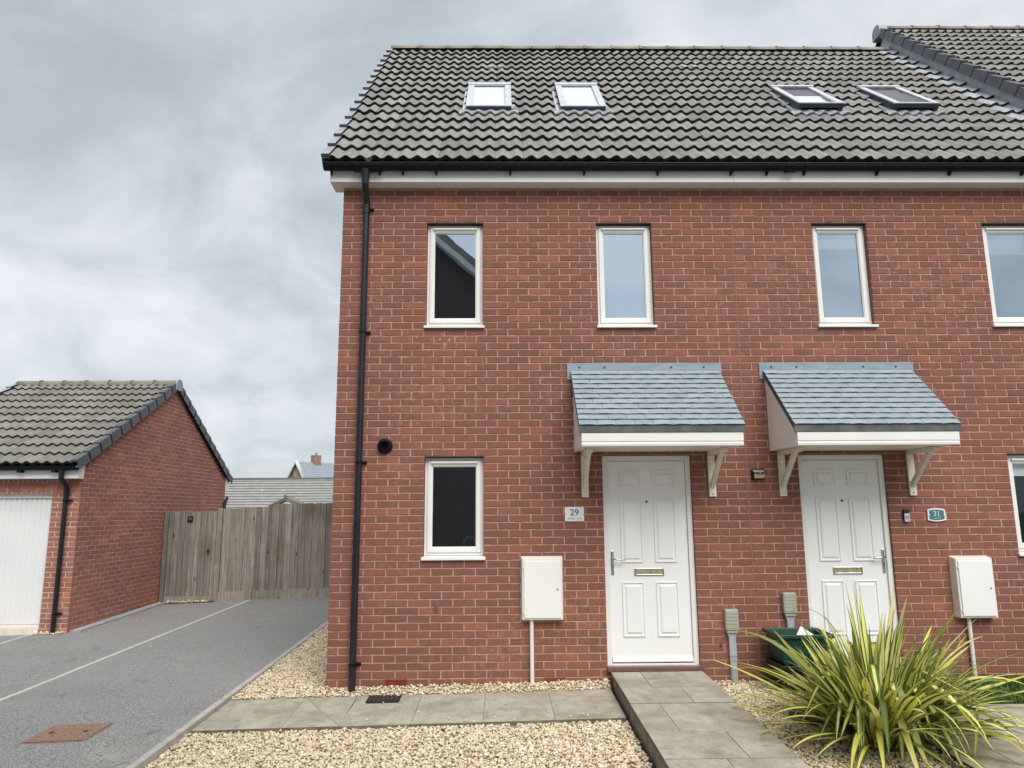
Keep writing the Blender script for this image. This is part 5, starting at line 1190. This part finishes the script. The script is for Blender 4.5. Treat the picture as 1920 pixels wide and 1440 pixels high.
MB().box(-4.342, -4.240, gy-0.034, gy-0.024, 1.505, 1.612).build('plate', M['black_box'], t, bevel=0.002)
obj('numerals', text_mesh('31', 0.062, 0.001, 'numerals', M['verge_grey']), t, (-4.29, gy-0.0355, 1.557), (R(90), 0, 0))

# ------------------------------------------------------------------ beyond the fence
t = thing('garden_shelter', (-2.72, 8.4, 0), 'little wooden gable roof showing just above the fence top', 'garden shelter')
gx, gz, gy_ = -3.02, 1.985, 8.6
for s in (-1, 1):
    m = MB(); m.prism([(gx, gz+0.02), (gx+s*0.36, gz-0.17), (gx+s*0.34, gz-0.23), (gx, gz-0.055)], 'y', gy_-0.02-0.004*s, gy_+0.02); m.build('bargeboard', M['wood'], t)
    m = MB(); m.prism([(gx, gz+0.025), (gx+s*0.38, gz-0.168), (gx+s*0.38, gz-0.188), (gx, gz+0.005)], 'y', gy_+0.021, gy_+0.6); m.build('roof', M['wood'], t)
    MB().box(gx+s*0.28-0.03, gx+s*0.28+0.03, gy_+0.03, gy_+0.09, -0.1, gz-0.18).build('post', M['wood'], t)
m = MB(); m.prism([(gx-0.03, gz+0.06), (gx+0.03, gz+0.06), (gx+0.03, gz-0.09), (gx-0.03, gz-0.06)], 'y', gy_-0.035, gy_-0.025); m.build('finial', M['wood'], t)
# row of garages further off
t = thing('garage_row', (-18, 43, 0), 'long low garage roof of pale grey tiles behind the fence', 'garage')
m = MB(); rows = 14; yE, zE, pitch = 41.2, 1.35, R(33)
for r_ in range(rows):
    s0 = r_*0.345; s1 = s0+0.345; y0_, z0_ = yE+s0*math.cos(pitch), zE+s0*math.sin(pitch)+0.05; y1_, z1_ = yE+s1*math.cos(pitch), zE+s1*math.sin(pitch)
    k = 120; xs_ = [-34+40*i/k for i in range(k+1)]
    wv = lambda i: 0.0
    m.cur = 0; m.add([(x, y0_, z0_+wv(i)) for i, x in enumerate(xs_)]+[(x, y1_, z1_+wv(i)) for i, x in enumerate(xs_)], [(i, i+1, k+2+i, k+1+i) for i in range(k)])
    m.cur = 1; m.add([(x, y0_, z0_+wv(i)) for i, x in enumerate(xs_)]+[(x, y0_, z0_-0.06) for i, x in enumerate(xs_)], [(k+1+i, k+2+i, i+1, i) for i in range(k)])
m.build('roof', [M['far_tile'], M['far_tile_edge']], t)
zR = zE+rows*0.345*math.sin(pitch); yR = yE+rows*0.345*math.cos(pitch)
MB().prism([(yR-0.14, zR-0.05), (yR-0.08, zR+0.08), (yR+0.08, zR+0.08), (yR+0.14, zR-0.05)], 'x', -34, 6).build('ridge', M['far_tile_edge'], t)
MB().quad((-34, yR, zR), (6, yR, zR), (6, yR+4, zE), (-34, yR+4, zE)).build('rear_slope', M['far_tile'], t)
MB().box(-33.8, 5.8, yE+0.3, yR+3.7, -1.3, zE+0.2).build('wall', M['far_brick'], t)
for vx in (-15.2, -13.7): MB().box(vx, vx+0.16, yE+2.6, yE+2.75, zE+1.74, zE+1.84).build('vent', M['far_white'], t)
# far house with a stone gable
t = thing('stone_house', (-22.6, 75, -1), 'distant stone gabled house with slate roof and brick chimney', 'house')
an = R(47); ex = Vector((math.cos(an), math.sin(an), 0)); ey = Vector((-math.sin(an), math.cos(an), 0)); O = Vector((-21.55, 75.0, 0)); ap = 7.05; ev = 3.6; hw_ = 3.35
Pf = lambda a, b, z: tuple(O+ex*a+ey*b+Vector((0, 0, z)))
m = MB(); m.add([Pf(0, -hw_, -1), Pf(0, hw_, -1), Pf(0, hw_, ev), Pf(0, 0, ap), Pf(0, -hw_, ev)], [(4, 3, 2, 1, 0)]); m.quad(Pf(0, -hw_, -1), Pf(11, -hw_, -1), Pf(11, -hw_, ev), Pf(0, -hw_, ev)); m.quad(Pf(11, -hw_, -1), Pf(11, hw_, -1), Pf(11, hw_, ev), Pf(11, -hw_, ev)); m.quad(Pf(0, hw_, -1), Pf(11, hw_, -1), Pf(11, hw_, ev), Pf(0, hw_, ev)); m.build('wall', M['stone_wall'], t)
m = MB(); k_ = 0.35*(ap-ev)/hw_
for s in (-1, 1):
    for q in range(16):
        a0, a1 = q/16, (q+1)/16; b = lambda a: (s*(hw_+0.35)*(1-a), ev-k_+(ap+0.16-ev+k_)*a)
        (b0, z0), (b1, z1) = b(a0), b(a1); m.quad(Pf(-0.2, b0, z0+0.06), Pf(11.2, b0, z0+0.06), Pf(11.2, b1, z1+0.02), Pf(-0.2, b1, z1+0.02)); m.quad(Pf(-0.2, b0, z0), Pf(11.2, b0, z0), Pf(11.2, b0, z0+0.06), Pf(-0.2, b0, z0+0.06))
rf = m.build('roof', M['far_slate'], t)
for s in (-1, 1):
    m = MB(); v = [Pf(-0.26, s*(hw_+0.35), ev-k_-0.05), Pf(-0.26, 0, ap+0.22), Pf(-0.26, 0, ap-0.05), Pf(-0.26, s*(hw_+0.2), ev-k_-0.20), Pf(0.1, s*(hw_+0.35), ev-k_-0.05), Pf(0.1, 0, ap+0.22)]
    m.add(v, [(0, 1, 2, 3), (0, 4, 5, 1)]); m.build('bargeboard', M['far_white'], t)
m = MB(); c0, c1, d0 = 2.0, 2.9, 0.38
m.add([Pf(c0, -d0, ap-0.4), Pf(c1, -d0, ap-0.4), Pf(c1, d0, ap-0.4), Pf(c0, d0, ap-0.4), Pf(c0, -d0, ap+1.0), Pf(c1, -d0, ap+1.0), Pf(c1, d0, ap+1.0), Pf(c0, d0, ap+1.0)], [(4, 5, 6, 7), (0, 1, 5, 4), (1, 2, 6, 5), (2, 3, 7, 6), (3, 0, 4, 7)]); m.build('chimney', M['far_brick'], rf)
m = MB(); m.tube([Pf(2.45, 0, ap+1.0), Pf(2.45, 0, ap+1.32)], [0.14, 0.11], 10); m.build('chimney_pot', M['far_brick'], rf)
# bare far tree
t = thing('bare_tree', (-27.5, 82, -1), 'faint leafless tree left of the distant stone house', 'tree')
tr = MB(); base = Vector((-26.6, 84, -1)); tr.tube([base, base+Vector((0, 0, 3.0)), base+Vector((0.1, 0, 5.2)), base+Vector((0.1, 0, 6.6))], [0.16, 0.12, 0.06, 0.02], 8); tr.build('trunk', M['bark'], t)
tw = MB(); rr = random.Random(11)
for i in range(46):
    z0 = rr.uniform(3.6, 6.3); a = rr.uniform(0, 6.28); l = rr.uniform(0.5, 1.5)*(7.2-z0)/3.2; p = base+Vector((0.08, 0, z0)); q = p+Vector((math.cos(a)*l*.5, math.sin(a)*l*.5, l*.35)); r3 = p+Vector((math.cos(a)*l, math.sin(a)*l, l*.95))
    tw.tube([p, q, r3], [0.022, 0.014, 0.006], 5)
tw.build('crown', M['bark'], t)

# house across the way, behind the camera: it is what the left windows mirror
t = thing('brick_house', (-3.6, -9.8, -0.3), 'red brick gabled house seen only as a reflection in the left upper window', 'house')
m = MB(); OY = -9.8; xr, xl, ze_, xap, zap = 1.12, -8.1, 7.6, -3.5, 11.5
m.add([(xl, OY, -0.9), (xr, OY, -0.9), (xr, OY, ze_), (xap, OY, zap), (xl, OY, ze_)], [(0, 1, 2, 3, 4)])
m.quad((xr, OY, -0.9), (xr, OY-8, -0.9), (xr, OY-8, ze_), (xr, OY, ze_)); m.quad((xl, OY, -0.9), (xl, OY-8, -0.9), (xl, OY-8, ze_), (xl, OY, ze_)); m.quad((xl, OY-8, -0.9), (xr, OY-8, -0.9), (xr, OY-8, ze_), (xl, OY-8, ze_))
def opp_brick():
    mm, t_, b_ = new_mat('brick_courses'); g = G(t_)
    q = g.n('ShaderNodeTexBrick'); q.inputs['Scale'].default_value = 1.0; q.inputs['Brick Width'].default_value = 0.225; q.inputs['Row Height'].default_value = 0.075; q.inputs['Mortar Size'].default_value = 0.006
    q.inputs['Color1'].default_value = (0.062, 0.052, 0.048, 1); q.inputs['Color2'].default_value = (0.072, 0.060, 0.055, 1); q.inputs['Mortar'].default_value = (0.08, 0.068, 0.063, 1)
    sp_ = g.n('ShaderNodeSeparateXYZ'); g.l(g.pos(), sp_.inputs[0]); cb_ = g.n('ShaderNodeCombineXYZ'); g.l(g.m('ADD', sp_.outputs[0], sp_.outputs[1]), cb_.inputs[0]); g.l(sp_.outputs[2], cb_.inputs[1]); g.l(cb_.outputs[0], q.inputs['Vector'])
    g.l(q.outputs[0], b_.inputs['Base Color']); b_.inputs['Roughness'].default_value = 0.9; return mm
m.build('wall', opp_brick(), t)
sl0 = (zap-ze_)/(xap-xr)
for xe in (xr+0.35, xl-0.35):
    zx = ze_-0.35*abs(sl0)
    m = MB(); m.prism([(xe, zx+0.02), (xap, zap+0.06), (xap, zap+0.26), (xe, zx+0.22)], 'y', OY+0.30, OY-8.3); m.build('roof', M['tile'], t)
    m = MB(); m.prism([(xe, zx-0.16), (xap, zap-0.14), (xap, zap+0.055), (xe, zx+0.015)], 'y', OY+0.262, OY+0.29); m.build('bargeboard', M['far_white'], t)
    m = MB(); m.prism([(xe, zx-0.17), (xap, zap-0.15), (xap, zap-0.13), (xe, zx-0.15)], 'y', OY+0.26, OY+0.002); m.build('soffit', M['far_white'], t)

# ------------------------------------------------------------------ recycling boxes
def tub(name, x0, x1, y0, y1, z0, z1, mat, t, taper=0.05, rim=True):
    m = MB(); tp = taper; w_ = 0.008
    A = [(x0+tp, y0+tp, z0), (x1-tp, y0+tp, z0), (x1-tp, y1-tp, z0), (x0+tp, y1-tp, z0)]; B = [(x0, y0, z1), (x1, y0, z1), (x1, y1, z1), (x0, y1, z1)]
    Bi = [(x0+w_, y0+w_, z1), (x1-w_, y0+w_, z1), (x1-w_, y1-w_, z1), (x0+w_, y1-w_, z1)]; Ai = [(x0+tp+w_, y0+tp+w_, z0+w_), (x1-tp-w_, y0+tp+w_, z0+w_), (x1-tp-w_, y1-tp-w_, z0+w_), (x0+tp+w_, y1-tp-w_, z0+w_)]
    m.add(A+B+Bi+Ai, [(0, 3, 2, 1)]+[(i, (i+1) % 4, 4+(i+1) % 4, 4+i) for i in range(4)]+[(4+i, 4+(i+1) % 4, 8+(i+1) % 4, 8+i) for i in range(4)]+[(8+i, 8+(i+1) % 4, 12+(i+1) % 4, 12+i) for i in range(4)]+[(12, 13, 14, 15)])
    m.build('tub', mat, t, bevel=0.02, seg=3)
    if rim:
        r_ = MB(); e_ = 0.02
        r_.box(x0-e_, x1+e_, y0-e_, y0+0.004, z1-0.03, z1+0.004); r_.box(x0-e_, x1+e_, y1-0.004, y1+e_, z1-0.03, z1+0.004); r_.box(x0-e_, x0+0.004, y0+0.004, y1-0.004, z1-0.03, z1+0.004); r_.box(x1-0.004, x1+e_, y0+0.004, y1-0.004, z1-0.03, z1+0.004); r_.build('rim', mat, t, bevel=0.006)
t = thing('recycling_box', (4.6, -0.3, 0.25), 'open dark green recycling box left of door 31, standing on a black box', 'recycling box')
tub('recycling_box', 4.30, 4.80, -0.50, -0.10, 0.265, 0.535, M['green_box'], t, 0.045)
t = thing('recycling_box', (4.62, -0.3, 0), 'black box underneath the green recycling box, mostly hidden by the plant', 'recycling box')
tub('recycling_box', 4.315, 4.80, -0.50, -0.11, 0.005, 0.262, M['black_box'], t, 0.05)
t = thing('paper', (4.62, -0.3, 0.5), 'crumpled white paper sticking out of the green recycling box', 'paper')
m = MB(); m.add([(4.49, -0.36, 0.47), (4.58, -0.30, 0.585), (4.72, -0.33, 0.49), (4.60, -0.42, 0.475), (4.63, -0.24, 0.56), (4.56, -0.2, 0.46)], [(0, 3, 1), (3, 2, 1), (1, 2, 4), (0, 1, 5), (1, 4, 5)]); m.build('sheet', M['paper'], t)
t = thing('paper_label', (4.38, -0.46, 0.1), 'small white triangular label on the front of the black box', 'label')
m = MB(); m.prism([(4.345, 0.175), (4.40, 0.185), (4.415, 0.075), (4.345, 0.105)], 'y', -0.492, -0.488); m.build('sheet', M['paper'], t)
t = thing('slate_piece', (4.13, -1.33, 0), 'broken black slate lying on the gravel left of the flax plant', 'slate')
m = MB(); q = [(4.06, -1.22), (4.13, -1.17), (4.33, -1.28), (4.36, -1.36), (4.17, -1.38)]; zb = [0.03, 0.045, 0.03, 0.0, 0.0]
m.add([(x, y, z) for (x, y), z in zip(q, zb)]+[(x, y, z+0.03) for (x, y), z in zip(q, zb)], [(9, 8, 7, 6, 5)[::-1], (0, 5, 6, 1)[::-1], (1, 6, 7, 2)[::-1], (2, 7, 8, 3)[::-1], (3, 8, 9, 4)[::-1], (4, 9, 5, 0)[::-1]]); m.build('piece', M['alu_dark'], t, bevel=0.004)

# ------------------------------------------------------------------ flax
PB = Vector((4.52, -1.72, -0.02))
fx = thing('flax_plant', PB, 'large yellow and green striped flax plant in front of door 31', 'plant')
LJ = {'v': [], 'f': [], 'uv': [], 'r': []}
def leaf(az, el0, ln, bend, power, wd, r0=0.1, twist=0.0, cut=False, side=0.0, mat='leaf', seg=14, fold=0.35, kink=None, h0=0.0, join=False):
    ln = ln*0.74 if cut else ln
    if join and 2.1 < az < 3.5: ln *= 0.72
    rr = random.Random(random.random()); p = PB+Vector((math.cos(az)*r0, math.sin(az)*r0, h0)); m = MB(); vs = []; uv = []; a = az
    for i in range(seg+1):
        t_ = i/seg; el = el0-bend*t_**power
        if kink and t_ > kink[0]: el -= kink[1]*min(1, (t_-kink[0])/0.10)
        a = az+side*t_*t_
        d = Vector((math.cos(a)*math.cos(el), math.sin(a)*math.cos(el), math.sin(el)))
        if i: p = p+d*(ln/seg)
        if p.z < 0.012: p.z = 0.012
        lat = Vector((-math.sin(a), math.cos(a), 0)); nrm = d.cross(lat)
        if nrm.z < 0 and el < math.pi/2: nrm = -nrm
        tw = twist*t_; lat2 = lat*math.cos(tw)+nrm*math.sin(tw)
        if cut: wt = (0.62+0.38*math.sin(min(1, t_*1.4)*math.pi/2))
        else: wt = (0.55+0.45*math.sin(min(1, t_*1.9)*math.pi/2))*(1 if t_ < 0.5 else max(0.03, 1-((t_-0.5)/0.5)**1.7))
        hw = wd*wt/2; fd = fold*(1-0.6*t_)*hw
        n2 = nrm*math.cos(tw)-lat*math.sin(tw)
        vs += [p-lat2*hw+n2*fd, p-n2*0.0, p+lat2*hw+n2*fd]; uv += [(0, t_), (0.5, t_), (1, t_)]
    fs = []
    for i in range(seg): fs += [(3*i, 3*i+1, 3*i+4, 3*i+3), (3*i+1, 3*i+2, 3*i+5, 3*i+4)]
    if join:
        o_ = len(LJ['v']); LJ['v'] += vs; LJ['f'] += [tuple(i+o_ for i in f_) for f_ in fs]; LJ['uv'] += uv; LJ['r'] += [rr.random()]*len(vs); return
    m.add(vs, fs); me = m.mesh('leaf', M[mat], True); ul = me.uv_layers.new(name='UVMap')
    for lp in me.loops: ul.data[lp.index].uv = uv[lp.vertex_index]
    return obj('leaf', me, fx)
U = random.uniform
# dense upright heart, many tips trimmed short
for i in range(100):
    az = U(0, 2*math.pi); q = U(0, 1)
    leaf(az, R(88-42*q+U(-4, 4)), U(0.45, 0.86), R(U(2, 26)), 1.6, U(0.028, 0.046), U(0.02, 0.26), U(-.5, .5), cut=random.random() < 0.34, side=U(-.15, .15), seg=9)
# outer spray, long blades arching over
for i in range(112):
    az = U(0, 2*math.pi) if i < 60 else U(-math.pi, 0.3)
    leaf(az, R(U(14, 66)), U(0.82, 1.24), R(U(8, 66)), U(1.3, 2.6), U(0.040, 0.060), U(0.05, 0.24), U(-.6, .6), cut=random.random() < 0.10, side=U(-.35, .35))
# blades folded over and hanging
for i in range(44):
    az = U(-2.8, -0.2) if i < 36 else U(0, 6.28)
    leaf(az, R(U(42, 80)), U(0.70, 1.10), R(U(5, 25)), 1.5, U(0.044, 0.062), U(0.06, 0.22), U(-.4, .4), side=U(-.2, .2), kink=(U(0.40, 0.60), R(U(85, 135))), seg=18)
# the outstanding long ones
leaf(math.pi-0.15, R(30), 1.16, R(3), 1.5, 0.066, 0.06, 0.3)            # long straight blade to the left
leaf(math.pi+0.05, R(22), 1.12, R(8), 1.5, 0.050, 0.06, 0.4)
leaf(math.pi+0.42, R(14), 0.95, R(18), 1.4, 0.048, 0.06, 0.2)
leaf(math.pi+0.75, R(18), 1.0, R(30), 1.4, 0.056, 0.06, 0.2); leaf(math.pi+0.95, R(32), 1.02, R(70), 1.4, 0.060, 0.06, 0.2); leaf(math.pi+1.15, R(36), 0.98, R(88), 1.5, 0.056, 0.06, 0.1)
leaf(1.9, R(86), 1.16, R(8), 2, 0.042, 0.05, 0.5); leaf(1.5, R(84), 1.12, R(6), 2, 0.040, 0.03, 0.4); leaf(1.2, R(80), 1.10, R(20), 2, 0.048, 0.05, 0.4); leaf(0.55, R(74), 1.12, R(5), 2, 0.046, 0.08, 0.5)
leaf(2.6, R(82), 1.16, R(100), 4, 0.046, 0.05, 0.4); leaf(2.9, R(76), 1.1, R(105), 4, 0.04, 0.05, 0.4)
leaf(0.1, R(56), 1.16, R(10), 2, 0.060, 0.08, 0.2); leaf(0.0, R(52), 1.18, R(14), 2, 0.056, 0.08, -0.2); leaf(-0.15, R(50), 1.28, R(80), 1.6, 0.050, 0.08, 0.3)
leaf(-0.3, R(28), 1.30, R(20), 1.6, 0.060, 0.08, 0.1); leaf(0.05, R(24), 1.42, R(14), 1.6, 0.058, 0.08, 0.2); leaf(-0.5, R(24), 1.22, R(40), 1.4, 0.062, 0.08, 0.1); leaf(-0.6, R(48), 1.26, R(105), 1.4, 0.062, 0.08, 0.1)
leaf(-0.85, R(56), 1.14, R(125), 1.5, 0.062, 0.08, 0.1); leaf(-1.1, R(66), 1.04, R(140), 1.7, 0.056, 0.08, 0.1); leaf(-1.3, R(62), 1.0, R(135), 1.7, 0.054, 0.08, -0.1); leaf(-0.7, R(40), 1.10, R(95), 1.3, 0.062, 0.08, -0.1)
# the thick of the clump, leaf behind leaf
for i in range(300):
    az = U(0, 2*math.pi); q = U(0, 1)
    leaf(az, R(84-52*q+U(-5, 5)), U(0.55, 0.98), R(U(4, 40)), 1.7, U(0.032, 0.056), U(0.04, 0.30), U(-.5, .5), cut=random.random() < 0.22, side=U(-.2, .2), seg=10, join=True)
lm = bpy.data.meshes.new('leaves'); lm.from_pydata([tuple(v) for v in LJ['v']], [], LJ['f']); lm.materials.append(M['leaf']); lm.polygons.foreach_set('use_smooth', [True]*len(lm.polygons))
at_ = lm.attributes.new('rnd', 'FLOAT', 'POINT'); at_.data.foreach_set('value', LJ['r']); ul_ = lm.uv_layers.new(name='UVMap')
for lp in lm.loops: ul_.data[lp.index].uv = LJ['uv'][lp.vertex_index]
kind(obj('leaves', lm, fx), 'stuff')
# dead straw at the foot, too fine to count
sm = MB()
for i in range(420):
    az = U(0, 6.28); el = R(U(5, 70)); r0 = U(0.08, 0.30); ln = U(0.12, 0.45); wd = U(0.004, 0.012)
    p = PB+Vector((math.cos(az)*r0, math.sin(az)*r0, U(0.0, 0.22))); a2 = az+U(-.5, .5); lat = Vector((-math.sin(a2), math.cos(a2), 0))*wd/2; vv = []
    for q in range(4):
        e2 = el-R(50)*(q/3)**2; vv += [p-lat*(1-q/4), p+lat*(1-q/4)]; p = p+Vector((math.cos(a2)*math.cos(e2), math.sin(a2)*math.cos(e2), math.sin(e2)))*ln/3; p.z = max(p.z, 0.01)
    sm.add(vv, [(0, 1, 3, 2), (2, 3, 5, 4), (4, 5, 7, 6)])
kind(sm.build('straw', pm('straw', (0.10, 0.065, 0.03), (0.30, 0.22, 0.11), 25, 0.8), fx), 'stuff')
m = MB(); k = 14                                          # crown base
for j in range(4):
    r0, r1 = 0.24-0.05*j, 0.24-0.05*(j+1); z0, z1 = 0.0+0.05*j, 0.05*(j+1)
    m.add([(PB.x+r0*math.cos(i*2*math.pi/k), PB.y+r0*math.sin(i*2*math.pi/k), z0-0.02) for i in range(k)]+[(PB.x+r1*math.cos(i*2*math.pi/k), PB.y+r1*math.sin(i*2*math.pi/k), z1-0.02) for i in range(k)], [(i, (i+1) % k, k+(i+1) % k, k+i) for i in range(k)])
m.build('crown', M['soil'], fx)
